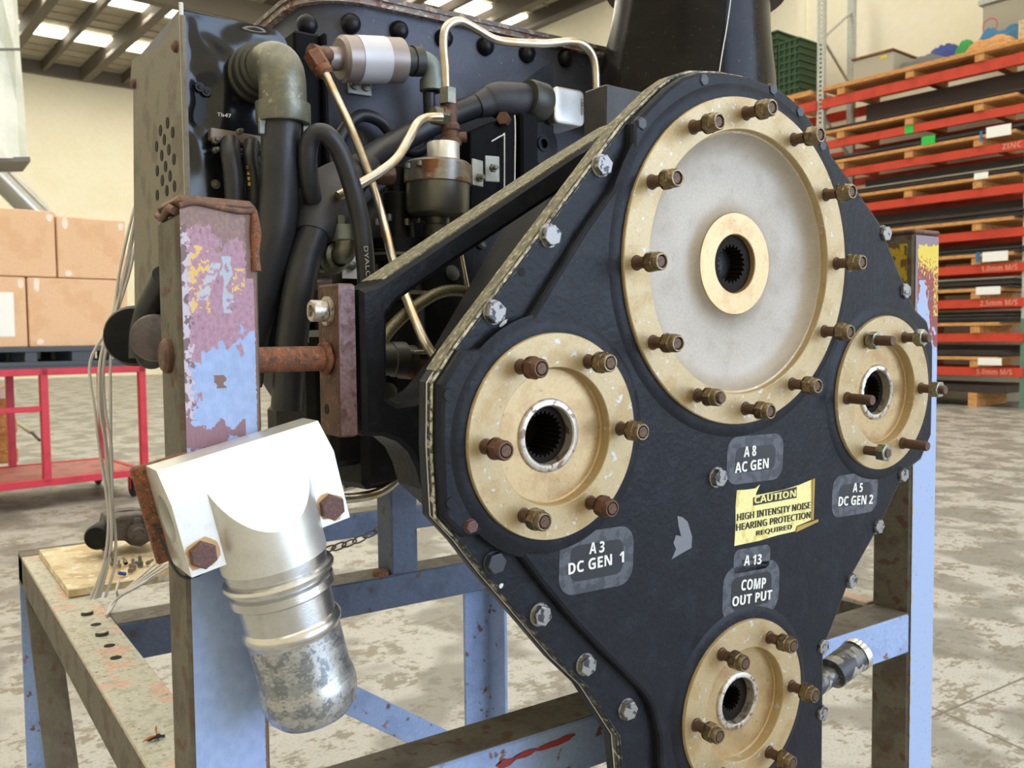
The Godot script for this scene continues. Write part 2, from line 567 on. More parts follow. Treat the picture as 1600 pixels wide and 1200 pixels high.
	M.braid = mat(Color.WHITE, 0.4, 0.5, painted(256, c8(128, 120, 92), [[c8(60, 56, 44), 0.16, 128, 20, 132]], 0.1), 18.0)
	M.elbow_grey = mat(c8(128, 138, 134), 0.45, 0.35)
	M.band_rust = mat(Color.WHITE, 0.36, 0.7, painted(256, c8(150, 146, 140), [[c8(128, 84, 62), 0.014, 150, 14, 133]], 0.06), 8.0)
	M.can_grey = mat(c8(112, 112, 106), 0.36, 0.7)
	M.chip_black = mat(Color.WHITE, 0.45, 0.0, painted(256, c8(52, 54, 60), [[c8(176, 172, 160), 0.02, 160, 8, 134]], 0.06), 9.0)
	M.chip_pale = mat(Color.WHITE, 0.6, 0.0, painted(256, c8(204, 198, 176), [[c8(44, 46, 52), 0.04, 140, 10, 137]], 0.08), 14.0)
	M.matt_black = mat(c8(17, 17, 20), 0.6)
	M.matt_black.metallic_specular = 0.2
	M.rust = mat(Color.WHITE, 0.75, 0.1, painted(512, c8(122, 84, 64), [[c8(148, 88, 58), 0.02, 130, 40, 65], [c8(84, 64, 58), 0.03, 150, 30, 66], [c8(176, 132, 96), 0.06, 185, 20, 67]], 0.14), 9.0, peel, 0.9)
	M.rust_brown = mat(Color.WHITE, 0.6, 0.15, painted(512, c8(104, 76, 62), [[c8(86, 62, 54), 0.012, 130, 60, 68], [c8(132, 92, 66), 0.03, 165, 30, 69]], 0.1), 6.0, peel, 0.4)
	M.mauve = mat(Color.WHITE, 0.55, 0.1, painted(256, c8(134, 112, 120), [[c8(112, 84, 88), 0.03, 140, 40, 70]], 0.14), 9.0, peel, 0.8)
	M.alu = mat(Color.WHITE, 0.27, 0.95, painted(512, c8(222, 222, 222), [[c8(204, 204, 206), 0.012, 135, 60, 71]], 0.03), 6.0, fine, 0.12)
	M.alu_matt = mat(Color.WHITE, 0.38, 0.7, painted(512, c8(232, 232, 228), [[c8(224, 223, 219), 0.012, 135, 80, 72]], 0.02), 6.0)
	M.alu_worn = mat(Color.WHITE, 0.32, 0.75, painted(512, c8(206, 207, 208), [[c8(142, 148, 154), 0.018, 132, 4, 73], [c8(196, 197, 198), 0.06, 170, 4, 75], [c8(124, 130, 136), 0.08, 196, 6, 74]], 0.04), 7.0)
	M.alu_orange = mat(c8(214, 176, 128), 0.6)
	M.rubber = mat(Color.WHITE, 0.42, 0.0, painted(256, c8(46, 47, 52), [[c8(38, 39, 43), 0.02, 130, 60, 76]], 0.06), 5.0, fine, 0.2)
	M.boot = mat(Color.WHITE, 0.55, 0.0, painted(256, c8(54, 53, 58), [[c8(46, 45, 50), 0.02, 130, 60, 77]], 0.06), 5.0, fine, 0.2)
	M.steel_tube = mat(Color.WHITE, 0.32, 0.85, painted(256, c8(206, 198, 184), [[c8(196, 168, 124), 0.012, 150, 40, 78]], 0.03), 7.0)
	M.connector = mat(Color.WHITE, 0.4, 0.55, painted(256, c8(112, 114, 104), [[c8(132, 128, 110), 0.02, 140, 40, 79], [c8(196, 184, 156), 0.02, 196, 12, 80]], 0.06), 11.0)
	M.connector_dark = mat(c8(70, 70, 66), 0.45, 0.4)
	M.engine_wall = mat(Color.WHITE, 0.5, 0.0, painted(512, c8(76, 81, 100), [[c8(66, 70, 88), 0.008, 130, 70, 81], [c8(150, 150, 156), 0.1, 226, 8, 82]], 0.05), 3.0, fine, 0.3)
	M.engine_black = mat(Color.WHITE, 0.42, 0.0, painted(512, c8(22, 22, 25), [[c8(30, 30, 33), 0.012, 135, 60, 83], [c8(90, 86, 80), 0.09, 220, 10, 84]], 0.08), 4.0, peel, 0.25)
	M.engine_black.metallic_specular = 0.3
	M.gloss_black = mat(c8(24, 26, 33), 0.17)
	M.duct = mat(Color.WHITE, 0.2, 0.0, painted(512, c8(27, 25, 26), [[c8(34, 31, 31), 0.01, 135, 60, 87], [c8(112, 104, 98), 0.08, 218, 8, 88]], 0.08), 3.0, fine, 0.06)
	M.duct.metallic_specular = 0.28
	M.gasket = mat(Color.WHITE, 0.7, 0.0, painted(256, c8(150, 138, 134), [[c8(134, 90, 84), 0.014, 140, 30, 89], [c8(206, 198, 190), 0.04, 165, 25, 90]], 0.1), 9.0)
	M.beige = mat(Color.WHITE, 0.55, 0.0, painted(512, c8(122, 116, 102), [[c8(102, 94, 80), 0.01, 130, 60, 91]], 0.06), 3.0)
	M.white_edge = mat(c8(224, 224, 220), 0.5)
	M.tan_metal = mat(c8(150, 136, 130), 0.45, 0.5)
	M.tape = mat(c8(214, 214, 222), 0.4, 0.1)
	M.taupe = mat(c8(166, 154, 152), 0.4, 0.4)
	M.hole = mat(c8(20, 19, 18), 0.8)
	M.ply = mat(Color.WHITE, 0.7, 0.0, painted(512, c8(222, 206, 172), [[c8(204, 180, 138), 0.012, 130, 40, 95, 1], [c8(238, 230, 210), 0.02, 165, 30, 96]], 0.06), 2.6)
	M.wire_white = mat(c8(206, 202, 198), 0.5)
	M.motor = mat(Color.WHITE, 0.6, 0.1, painted(256, c8(96, 86, 84), [[c8(72, 66, 64), 0.02, 130, 50, 97]], 0.08), 8.0)
	M.teal = mat(c8(38, 128, 128), 0.5)
	M.blue_wire = mat(c8(52, 92, 190), 0.5)
	M.card = mat(Color.WHITE, 0.7, 0.0, painted(512, c8(230, 190, 154), [[c8(224, 180, 142), 0.008, 130, 60, 101, 1]], 0.02), 1.2)
	M.tape_glint = mat(c8(236, 204, 176), 0.12)  # pale colour stands for bright glints on the tape
	M.paper = mat(c8(246, 246, 244), 0.6)
	M.red = mat(Color.WHITE, 0.42, 0.0, painted(256, c8(202, 36, 58), [[c8(186, 30, 50), 0.012, 130, 60, 103]], 0.04), 2.0)
	M.shelf_pink = mat(Color.WHITE, 0.55, 0.0, painted(256, c8(204, 128, 118), [[c8(186, 104, 96), 0.01, 130, 60, 104]], 0.05), 1.5)
	M.pallet_plastic = mat(c8(72, 78, 90), 0.6)
	M.tyre = mat(c8(44, 44, 46), 0.6)
	M.orange = mat(Color.WHITE, 0.5, 0.0, painted(256, c8(206, 66, 42), [[c8(190, 58, 38), 0.01, 130, 60, 106]], 0.04), 1.0)
	M.hose_print = mat(c8(196, 196, 194), 0.5)
	M.orange_text = mat(c8(226, 150, 128), 0.5)
	M.galv = mat(Color.WHITE, 0.5, 0.4, painted(256, c8(196, 200, 196), [[c8(170, 176, 174), 0.03, 130, 50, 107]], 0.05), 3.0)
	M.galv_dark = mat(c8(112, 112, 108), 0.55, 0.3)
	M.rack_green = mat(c8(92, 132, 112), 0.55)
	M.wood = mat(Color.WHITE, 0.7, 0.0, painted(512, c8(208, 152, 92), [[c8(186, 126, 70), 0.012, 130, 50, 109, 4], [c8(226, 178, 118), 0.03, 160, 40, 110, 4]], 0.06), 1.0)
	M.wood_dark = mat(Color.WHITE, 0.75, 0.0, painted(256, c8(150, 108, 70), [[c8(118, 82, 52), 0.012, 130, 50, 111, 4]], 0.08), 1.0)
	M.sheet = mat(Color.WHITE, 0.5, 0.2, painted(256, c8(62, 56, 54), [[c8(50, 44, 42), 0.01, 130, 50, 112, 6]], 0.06), 1.0)
	M.dark_brown = mat(c8(58, 44, 40), 0.6)
	M.sheet_pale = mat(c8(150, 148, 142), 0.35, 0.5)
	M.crate = mat(c8(42, 74, 46), 0.55)
	M.green_tape = mat(c8(40, 196, 76), 0.5)
	M.blue_tape = mat(c8(38, 112, 170), 0.5)
	M.navy = mat(c8(44, 66, 140), 0.6)
	M.sky_cloth = mat(c8(56, 116, 158), 0.6)
	M.green_cloth = mat(c8(46, 150, 74), 0.6)
	M.grey_box = mat(c8(176, 172, 158), 0.6)
	M.grey_cloth = mat(c8(110, 110, 112), 0.7)
	M.yellow_tape = mat(c8(226, 200, 52), 0.5)
	M.red_hoop = mat(c8(206, 84, 84), 0.5)
	M.wall_cream = mat(Color.WHITE, 0.75, 0.0, painted(256, c8(253, 248, 228), [[c8(251, 245, 222), 0.01, 130, 70, 115]], 0.01), 0.25)
	M.roof = mat(Color.WHITE, 0.7, 0.0, painted(256, c8(176, 168, 150), [[c8(160, 152, 134), 0.01, 130, 60, 116]], 0.03), 0.25)
	M.purlin = mat(c8(92, 84, 74), 0.65)
	M.trim_grey = mat(c8(112, 106, 100), 0.65)
	M.floor = mat(Color.WHITE, 0.5, 0.0, floor_texture(), 0.5, bumps(512, 0.04, 121, 0.8, 4), 0.1)
	M.apron = mat(c8(196, 194, 186), 0.8)
	M.white_wrap = mat(Color.WHITE, 0.4, 0.0, painted(256, c8(236, 240, 234), [[c8(222, 228, 220), 0.01, 130, 60, 123]], 0.02), 1.0)
	M.silver_pipe = mat(c8(188, 188, 182), 0.3, 0.85)
	M.wasp = mat(c8(52, 40, 24), 0.5)
	M.wasp_wing = mat(c8(190, 112, 56), 0.4)
	M.skylight = mat(c8(255, 252, 240), 0.6)
	M.skylight.emission_enabled = true
	M.skylight.emission = Color(1.0, 0.97, 0.88)
	M.skylight.emission_energy_multiplier = 3.2

func floor_texture() -> ImageTexture:   # worn pale floor paint over brownish concrete, scuffed one way
	var s := 1024
	var a := noise_bytes(s, 0.0085, 201, 5)
	var b := noise_bytes(s, 0.03, 202, 4)
	var c := noise_bytes(s, 0.12, 203, 3)
	var d := noise_bytes(s, 0.004, 204, 3)
	var data := PackedByteArray()
	data.resize(s * s * 3)
	var paint := c8(176, 175, 171)
	var bare := c8(128, 121, 107)
	var dirt := c8(108, 106, 99)
	for y in s:
		for x in s:
			var i := y * s + x
			var streak: int = (y * 4 % s) * s + x
			var k := (float(a[i]) * 0.34 + float(b[i]) * 0.34 + float(b[streak]) * 0.24 + float(c[i]) * 0.20 - 152.0) / 14.0
			k = clampf(k, 0.0, 1.0)
			var col := paint.lerp(bare, k * 0.9)
			col = col.lerp(dirt, clampf((float(d[i]) - 110.0) / 90.0, 0.0, 0.6))
			col = col.lerp(dirt, clampf((float(c[streak]) - 165.0) / 60.0, 0.0, 0.5))
			data[i * 3] = int(col.r * 255.0); data[i * 3 + 1] = int(col.g * 255.0); data[i * 3 + 2] = int(col.b * 255.0)
	return ImageTexture.create_from_image(Image.create_from_data(s, s, false, Image.FORMAT_RGB8, data))

func post_left_texture() -> ImageTexture:   # 0.056 m wide, the top 0.5 m of the post: rust, mauve undercoat, then pale blue, with flakes of yellow
	var w := 128
	var h := 1024
	var a := noise_bytes(w, 0.035, 301, 4, FastNoiseLite.TYPE_SIMPLEX_SMOOTH, h)
	var b := noise_bytes(w, 0.09, 302, 4, FastNoiseLite.TYPE_SIMPLEX_SMOOTH, h)
	var c := noise_bytes(w, 0.014, 303, 5, FastNoiseLite.TYPE_SIMPLEX_SMOOTH, h)
	var data := PackedByteArray()
	data.resize(w * h * 3)
	for y in h:
		for x in w:
			var i := y * w + x
			var na := float(a[i]) / 255.0 - 0.5
			var nb := float(b[i]) / 255.0 - 0.5
			var fx := float(x) / w
			var ty := float(y) / h * 0.5       # metres below the top
			var col := c8(160, 183, 230).lerp(c8(150, 173, 220), clampf(na * 2.0 + 0.5, 0, 1))
			var edge := 0.116 - 0.034 * fx + (float(c[i]) / 255.0 - 0.5) * 0.05 + (0.016 if fx < 0.22 else 0.0)
			if ty < edge:
				col = c8(178, 140, 164).lerp(c8(160, 122, 140), clampf(nb * 1.6 + 0.4, 0, 1))
				if nb > 0.36:
					col = c8(124, 98, 96)
				if fx > 0.08 and fx < 0.36 and ty > 0.028 and ty < 0.075 and na + nb > 0.02:
					col = c8(226, 190, 112)
				if fx > 0.66 and fx < 0.84 and ty > 0.043 and ty < 0.062 and na + nb > 0.0:
					col = c8(230, 192, 116)
				if absf(fx - 0.30 - (0.06 - ty) * 8.0) < 0.07 and ty > 0.04 and ty < 0.066 and nb > -0.1:
					col = c8(186, 190, 206)
				if absf(fx - 0.58 + na * 0.2) < 0.045 and ty > 0.035 and ty < 0.075:
					col = c8(176, 186, 204)
			if absf(fx - 0.48) < 0.06 + na * 0.2 and ty > 0.119 and ty < 0.128:
				col = c8(128, 98, 88)
			if fx < 0.10 + nb * 0.16 and ty < 0.15:
				col = c8(198, 188, 206) if na > -0.03 else c8(120, 100, 104)
			if ty < 0.016 + na * 0.02 or (ty < 0.026 + na * 0.03 and fx > 0.4):
				col = c8(134, 110, 112).lerp(c8(160, 128, 108), clampf(nb * 2.0 + 0.3, 0, 1))
			if fx > 0.86 + nb * 0.05 and ty < 0.05:
				col = c8(118, 88, 80)
			if fx > 0.965 + nb * 0.02:
				col = c8(124, 88, 72)
			if absf(ty - 0.160) < 0.009 + (float(c[i]) / 255.0 - 0.5) * 0.03 and fx < 0.8:
				col = c8(142, 108, 122)
			if nb > 0.40 and ty > 0.1:
				col = col.lerp(c8(140, 134, 140), 0.5)
			data[i * 3] = int(col.r * 255.0); data[i * 3 + 1] = int(col.g * 255.0); data[i * 3 + 2] = int(col.b * 255.0)
	return ImageTexture.create_from_image(Image.create_from_data(w, h, false, Image.FORMAT_RGB8, data))

func post_right_texture() -> ImageTexture:   # yellow, then red, then pale blue coats flaking off one another
	var w := 128
	var h := 1024
	var a := noise_bytes(w, 0.03, 311, 4, FastNoiseLite.TYPE_SIMPLEX_SMOOTH, h)
	var b := noise_bytes(w, 0.10, 312, 3, FastNoiseLite.TYPE_SIMPLEX_SMOOTH, h)
	var data := PackedByteArray()
	data.resize(w * h * 3)
	for y in h:
		for x in w:
			var i := y * w + x
			var na := float(a[i]) / 255.0 - 0.5
			var nb := float(b[i]) / 255.0 - 0.5
			var fx := float(x) / w
			var ty := float(y) / h * 0.7
			var col := c8(160, 180, 220)
			var redend := 0.075 + 0.065 * fx + na * 0.06
			if ty < redend and not (absf(fx - 0.35 + na * 0.3) < 0.18 + (ty - 0.075) * 3.0 and ty > 0.055):
				col = c8(142, 58, 56)
			if ty < 0.034 + nb * 0.05 + fx * 0.012 or (fx > 0.8 and nb > 0.02 and ty < 0.1) or (nb > 0.30 and ty < 0.1):
				col = c8(222, 196, 66)
			if ty < 0.011 + na * 0.008 or fx < 0.10 - ty * 0.2 + nb * 0.1:
				col = c8(136, 118, 130) if ty < 0.1 else c8(166, 178, 200)
			if ty > 0.09 and (nb > 0.36 or (fx < 0.03 and na > 0.1)):
				col = c8(196, 160, 86) if na > 0.0 else c8(120, 66, 60)
			data[i * 3] = int(col.r * 255.0); data[i * 3 + 1] = int(col.g * 255.0); data[i * 3 + 2] = int(col.b * 255.0)
	return ImageTexture.create_from_image(Image.create_from_data(w, h, false, Image.FORMAT_RGB8, data))

# ---------------------------------------------------------------- the hall
func room_box(mb: MB, u0: float, u1: float, h0: float, h1: float, v0: float, v1: float, b := 0.0) -> void:
	mb.box(Vector3(u1 - u0, h1 - h0, v1 - v0), Transform3D(room, rm((u0 + u1) / 2, (h0 + h1) / 2, (v0 + v1) / 2)), b)
func hall() -> void:
	var mb := MB.new(); room_box(mb, -9.2, 13.6, -0.2, 0.0, -27.1, 6.2)
	var ground := structure("floor", mb, M.floor)
	for q in [[1440, 1128, 1640, 1042], [1250, 1010, 1640, 1190]]:
		mb = MB.new()
		mb.bar(ah(q[0], q[1], 0.0), ah(q[2], q[3], 0.0), 0.007, 0.0012)
		part(ground, "saw_cut_joint", mb, M.trim_grey)
	mb = MB.new(); room_box(mb, -30, 30, -0.25, -0.05, 6.21, 60)
	structure("floor_outside", mb, M.apron)
	mb = MB.new(); room_box(mb, -9.2, 13.6, 0, 8.6, -27.1, -26.9)
	structure("wall_back", mb, M.wall_cream)
	mb = MB.new(); room_box(mb, 13.4, 13.6, 0, 8.6, -26.9, 6.2)
	structure("wall_right", mb, M.wall_cream)
	mb = MB.new(); room_box(mb, -9.2, -9.0, 0, 8.6, -26.9, 6.2)
	structure("wall_left", mb, M.wall_cream)
	mb = MB.new()
	room_box(mb, -9.0, 0.6, 0, 8.6, 6.0, 6.2); room_box(mb, 7.2, 13.4, 0, 8.6, 6.0, 6.2); room_box(mb, 0.6, 7.2, 5.0, 8.6, 6.0, 6.2)
	structure("wall_front", mb, M.wall_cream)
	mb = MB.new(); room_box(mb, -9.2, 13.6, 8.6, 8.8, -27.1, 6.2)
	var ceil := structure("ceiling", mb, M.roof)
	# panel joint on the right wall, and the dark steel along the wall heads
	mb = MB.new(); room_box(mb, 13.32, 13.4, 0.0, 8.2, -8.9, -8.75)
	structure("trim_1", mb, M.wall_cream)
	mb = MB.new(); room_box(mb, -9.0, 13.4, 8.25, 8.6, -26.9, -26.75)
	structure("trim_2", mb, M.trim_grey)
	mb = MB.new(); room_box(mb, 13.2, 13.4, 8.25, 8.6, -26.7, 6.0)
	structure("trim_3", mb, M.trim_grey)
	# roof beams with the panels of clear sheet between them; the rows out of view are plain strips
	for k in 22:
		var u := 4.97 + 1.035 * (k - 13)
		var wide := 0.10 if k % 2 else 0.22
		mb = MB.new(); room_box(mb, u - wide / 2, u + wide / 2, 8.32 if k % 2 else 8.2, 8.6, -26.7, 5.9)
		part(ceil, "roof_beam", mb, M.purlin)
	for k in 24:   # raised ribs of the roof sheets
		mb = MB.new(); room_box(mb, -9, 13.3, 8.57, 8.6, -26.4 + k * 0.55, -26.36 + k * 0.55)
		part(ceil, "sheet_rib", mb, M.roof)
	for v in [-18.4, -9.0]:
		mb = MB.new(); room_box(mb, -9, 13.3, 7.75, 8.2, v, v + 0.25)
		part(ceil, "rafter", mb, M.purlin)
	for r in SKY_ROWS.size():
		var v: float = SKY_ROWS[r]
		if r < 3:
			for k in range(8, 21):
				var u := 4.97 + 1.035 * (k - 13)
				mb = MB.new(); room_box(mb, u + 0.08, u + 0.95, 8.5, 8.56, v - 0.33, v + 0.33)
				part(ceil, "skylight_panel", mb, M.skylight)
		else:
			mb = MB.new(); room_box(mb, -8, 13, 8.5, 8.56, v - 0.33, v + 0.33)
			part(ceil, "skylight_strip", mb, M.skylight)

# ---------------------------------------------------------------- the steel stand
func l_leg(parent: Node3D, x: float, z: float, h: float, m: Material, w := 0.05) -> void:   # angle iron: a back flange facing the door and a side flange
	var mb := MB.new()
	mb.box(Vector3(w, h, 0.006), Transform3D(Basis(), Vector3(x + w / 2, h / 2, z)), 0.001)
	var leg := part(parent, "leg", mb, m)
	mb = MB.new()
	mb.box(Vector3(0.006, h, w), Transform3D(Basis(), Vector3(x + w, h / 2, z + w / 2)), 0.001)
	part(leg, "side_flange", mb, m)
func stand() -> void:
	var t := thing("engine_stand", "blue-grey painted steel stand with chipped rusty square posts carrying the gearbox", "stand", Vector3(0.02, 0, -0.65))
	var zf := -0.113
	var zb := -0.166
	var top_l := OY + 0.036
	var top_r := OY + 0.062
	var rail := OY - 0.42
	# left front post: sides in olive and rust, the face in layered flaking paint
	var mb := MB.new()
	mb.box(Vector3(0.057, top_l - 0.01, 0.053), Transform3D(Basis(), Vector3(-0.4195, (top_l - 0.01) / 2, (zf + zb) / 2 - 0.0005)), 0.003)
	var post := part(t, "post", mb, M.paint_olive)
	mb = MB.new()
	mb.quad(Vector3(-0.4455, top_l - 0.003, zf + 0.0005), Vector3(-0.3935, top_l - 0.003, zf + 0.0005), Vector3(-0.3935, top_l - 0.503, zf + 0.0005), Vector3(-0.4455, top_l - 0.503, zf + 0.0005), Vector3(0, 0, 1))
	part(post, "flaking_paint", mb, M.post_pink)
	mb = MB.new()   # rusty cap with a ragged weld
	mb.box(Vector3(0.0575, 0.010, 0.055), Transform3D(Basis(Vector3(0, 0, 1), -0.02), Vector3(-0.4195, top_l - 0.002, (zf + zb) / 2)), 0.0045)
	mb.tube([Vector3(-0.4455, top_l - 0.005, zf + 0.001), Vector3(-0.435, top_l - 0.002, zf + 0.0015), Vector3(-0.42, top_l - 0.004, zf + 0.001), Vector3(-0.405, top_l - 0.006, zf + 0.0015), Vector3(-0.394, top_l - 0.005, zf + 0.001)], 0.0022, 7)
	mb.tube([Vector3(-0.4475, top_l - 0.008, zf - 0.004), Vector3(-0.448, top_l - 0.005, -0.13), Vector3(-0.4475, top_l - 0.009, -0.15), Vector3(-0.4475, top_l - 0.006, zb + 0.002)], 0.0030, 7)
	part(post, "cap", mb, M.rust_brown)
	mb = MB.new()
	mb.tube([Vector3(-0.3935, top_l - 0.004, zf + 0.001), Vector3(-0.393, top_l - 0.02, zf + 0.002), Vector3(-0.3935, top_l - 0.035, zf + 0.001), Vector3(-0.393, top_l - 0.048, zf + 0.0015)], [0.002, 0.004, 0.003, 0.0035], 8)
	part(post, "weld_bead", mb, M.rust)
	mb = MB.new()   # end of the pivot pin on the outside of the post
	var pin := ax(262, 556, -0.448)
	mb.lathe([Vector2(0, 0.006), Vector2(0.010, 0.006), Vector2(0.0125, 0.0035), Vector2(0.0125, 0.0)], look(Vector3(-1, 0, 0), Vector3(-0.448, pin.y, -0.140)), 20)
	part(post, "pin_head", mb, M.rust_brown)
	# right front post
	mb = MB.new()
	mb.box(Vector3(0.056, top_r, 0.053), Transform3D(Basis(), Vector3(0.469, top_r / 2, (zf + zb) / 2 - 0.0005)), 0.003)
	post = part(t, "post", mb, M.paint_olive)
	mb = MB.new()
	mb.quad(Vector3(0.4435, top_r - 0.003, zf + 0.0005), Vector3(0.4945, top_r - 0.003, zf + 0.0005), Vector3(0.4945, top_r - 0.703, zf + 0.0005), Vector3(0.4435, top_r - 0.703, zf + 0.0005), Vector3(0, 0, 1))
	part(post, "flaking_paint", mb, M.post_red)
	mb = MB.new()
	mb.box(Vector3(0.0575, 0.006, 0.0545), Transform3D(Basis(), Vector3(0.469, top_r + 0.002, (zf + zb) / 2)), 0.002)
	part(post, "cap", mb, M.rust_brown)
	mb = MB.new()   # old yellow coat on the inner side, near the top
	mb.box(Vector3(0.001, 0.085, 0.040), Transform3D(Basis(), Vector3(0.4406, top_r - 0.055, (zf + zb) / 2 - 0.003)))
	part(post, "yellow_coat", mb, M.yellow_coat)
	# rails that run back from the posts
	for s in [[-0.448, -0.391], [0.441, 0.497]]:
		mb = MB.new()
		mb.box(Vector3(s[1] - s[0], 0.006, 1.03), Transform3D(Basis(), Vector3((s[0] + s[1]) / 2, rail - 0.003, -0.69)), 0.001)
		var r := part(t, "rail", mb, M.paint_dirty)
		mb = MB.new()
		for x in [s[0] + 0.003, s[1] - 0.003]:
			mb.box(Vector3(0.006, 0.050, 1.03), Transform3D(Basis(), Vector3(x, rail - 0.031, -0.69)), 0.001)
		part(r, "rail_side", mb, M.paint_olive)
		if s[0] < 0:
			for q in [[150, 976], [171, 1009], [181, 1028]]:
				mb = MB.new()
				mb.lathe([Vector2(0.0, 0.0006), Vector2(0.0062, 0.0006), Vector2(0.0062, 0.0)], Transform3D(Basis(), ah(q[0], q[1], rail)), 20)
				part(r, "bolt_hole", mb, M.hole)
			for q in [[136, 960], [159, 992]]:   # half-moon studs standing in their holes
				mb = MB.new()
				mb.lathe([Vector2(0.0078, 0.0), Vector2(0.0078, 0.004), Vector2(0.0055, 0.004), Vector2(0.0055, 0.0)], Transform3D(Basis(), ah(q[0], q[1], rail)), 20, 0.2, PI - 0.2)
				part(r, "half_ring", mb, M.connector_dark)
	# cross beams
	var spots := [[zf - 0.0, zb, M.paint_olive, M.paint_blue, -0.391, 0.441], [-0.675, -0.73, M.paint_olive, M.paint_blue_shaded, -0.391, 0.441], [-1.15, -1.205, M.paint_olive, M.paint_blue_shaded, -0.448, 0.497]]  # middle and rear beams take the blue with shade mixed in
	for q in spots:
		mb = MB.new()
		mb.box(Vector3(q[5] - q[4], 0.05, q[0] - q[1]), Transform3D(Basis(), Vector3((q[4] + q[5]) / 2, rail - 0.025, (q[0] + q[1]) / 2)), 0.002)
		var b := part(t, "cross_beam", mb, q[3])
		mb = MB.new()
		mb.box(Vector3(q[5] - q[4], 0.001, q[0] - q[1] - 0.003), Transform3D(Basis(), Vector3((q[4] + q[5]) / 2, rail + 0.0005, (q[0] + q[1]) / 2)))
		part(b, "worn_top", mb, q[2])
	# red undercoat showing along the front beam
	mb = MB.new()
	for q in [[820, 1178, 36, 8, -20.0], [870, 1160, 60, 9, -16.0], [790, 1192, 30, 10, -20.0]]:
		var c := az(q[0], q[1], zf + 0.0004)
		mb.prism(blob(q[2] * 0.00042, q[3] * 0.00042, int(q[0])), 0.0, 0.0005, Transform3D(Basis(Vector3(0, 0, 1), deg_to_rad(-q[4] * 0.2)), c))
	part(t, "red_undercoat", mb, M.red_undercoat)
	# legs under the rails and the middle beam, and the diagonal flats
	l_leg(t, -0.448, -1.205, rail - 0.05, M.paint_blue)
	l_leg(t, 0.447, -1.205, rail - 0.05, M.paint_blue)
	l_leg(t, 0.15, -0.725, rail - 0.05, M.paint_blue)
	mb = MB.new()
	mb.bar(Vector3(-0.42, rail - 0.06, -1.19), Vector3(-0.42, 0.05, -0.72), 0.006, 0.045, Vector3(1, 0, 0), 0.001)
	part(t, "diagonal_brace", mb, M.paint_olive)
	mb = MB.new()
	mb.bar(az(440, 1042, -0.72), az(740, 1185, -0.72), 0.006, 0.043, Vector3(0, 1, 0.0), 0.001)
	part(t, "diagonal_brace", mb, M.paint_blue)
	# middle support that carries the engine
	var c0 := az(618, 885, -0.70)
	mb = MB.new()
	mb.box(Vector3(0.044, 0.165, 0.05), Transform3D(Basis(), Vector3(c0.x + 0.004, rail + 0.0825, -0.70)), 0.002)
	part(t, "support_post", mb, M.paint_blue_shaded)
	mb = MB.new()
	mb.lathe([Vector2(0, 0.008), Vector2(0.012, 0.007), Vector2(0.014, 0.0)], Transform3D(Basis(), Vector3(c0.x - 0.03, rail, -0.69)), 10)
	part(t, "weld_bead", mb, M.rust)
	# trunnion: rusty tube out of the left post, welded to a rusty plate with a socket screw
	var py := az(465, 561, -0.14).y
	mb = MB.new()
	mb.lathe([Vector2(0.0098, 0.0), Vector2(0.0098, 0.064)], look(Vector3(1, 0, 0), Vector3(-0.3915, py, -0.14)), 28)
	part(t, "trunnion_tube", mb, M.rust)
	mb = MB.new()
	var rg := RandomNumberGenerator.new(); rg.seed = 4
	var ring := []
	for k in 13:
		var a := TAU * k / 12
		ring.append(Vector3(-0.3292 - rg.randf() * 0.002, py + cos(a) * 0.0105, -0.14 + sin(a) * 0.0105))
	ring[12] = ring[0]
	mb.tube(ring, 0.0032, 7, 2)
	part(t, "weld_bead", mb, M.rust)
	var pt := ax(530, 442, -0.327).y
	var pb := ax(526, 683, -0.327).y
	mb = MB.new()
	mb.box(Vector3(0.0145, pt - pb, 0.040), Transform3D(Basis(), Vector3(-0.3197, (pt + pb) / 2, -0.1405)), 0.0015)
	var pl := part(t, "mounting_plate", mb, M.rust_brown)
	mb = MB.new()
	mb.box(Vector3(0.0135, pt - pb - 0.003, 0.001), Transform3D(Basis(), Vector3(-0.3197, (pt + pb) / 2, -0.1202)))
	part(pl, "plate_edge", mb, M.mauve)
	var sc := ax(525, 485, -0.3275)
	mb = MB.new()
	var sxf := look(Vector3(-1, 0, 0), Vector3(-0.327, sc.y, -0.139))
	mb.lathe([Vector2(0.0115, 0.0), Vector2(0.0115, 0.0025), Vector2(0.0075, 0.0025)], sxf, 24)
	mb.lathe([Vector2(0.0085, 0.003), Vector2(0.0085, 0.014), Vector2(0.0078, 0.0148), Vector2(0.0048, 0.0148), Vector2(0.0046, 0.009), Vector2(0.0, 0.009)], sxf, 24)
	part(pl, "socket_screw", mb, M.bare)
	mb = MB.new()
	var hl := ax(514, 640, -0.3275)
	mb.lathe([Vector2(0, 0.0006), Vector2(0.004, 0.0006), Vector2(0.004, 0)], look(Vector3(-1, 0, 0), Vector3(-0.327, hl.y, -0.146)), 16)
	part(pl, "bolt_hole", mb, M.hole)

static func blob(rx: float, ry: float, sd: int) -> Array:
	var rg := RandomNumberGenerator.new()
	rg.seed = sd
	var o := []
	for k in 16:
		var a := TAU * k / 16
		var f := 0.65 + 0.35 * rg.randf()
		o.append(Vector2(cos(a) * rx * f, sin(a) * ry * f))
	return o

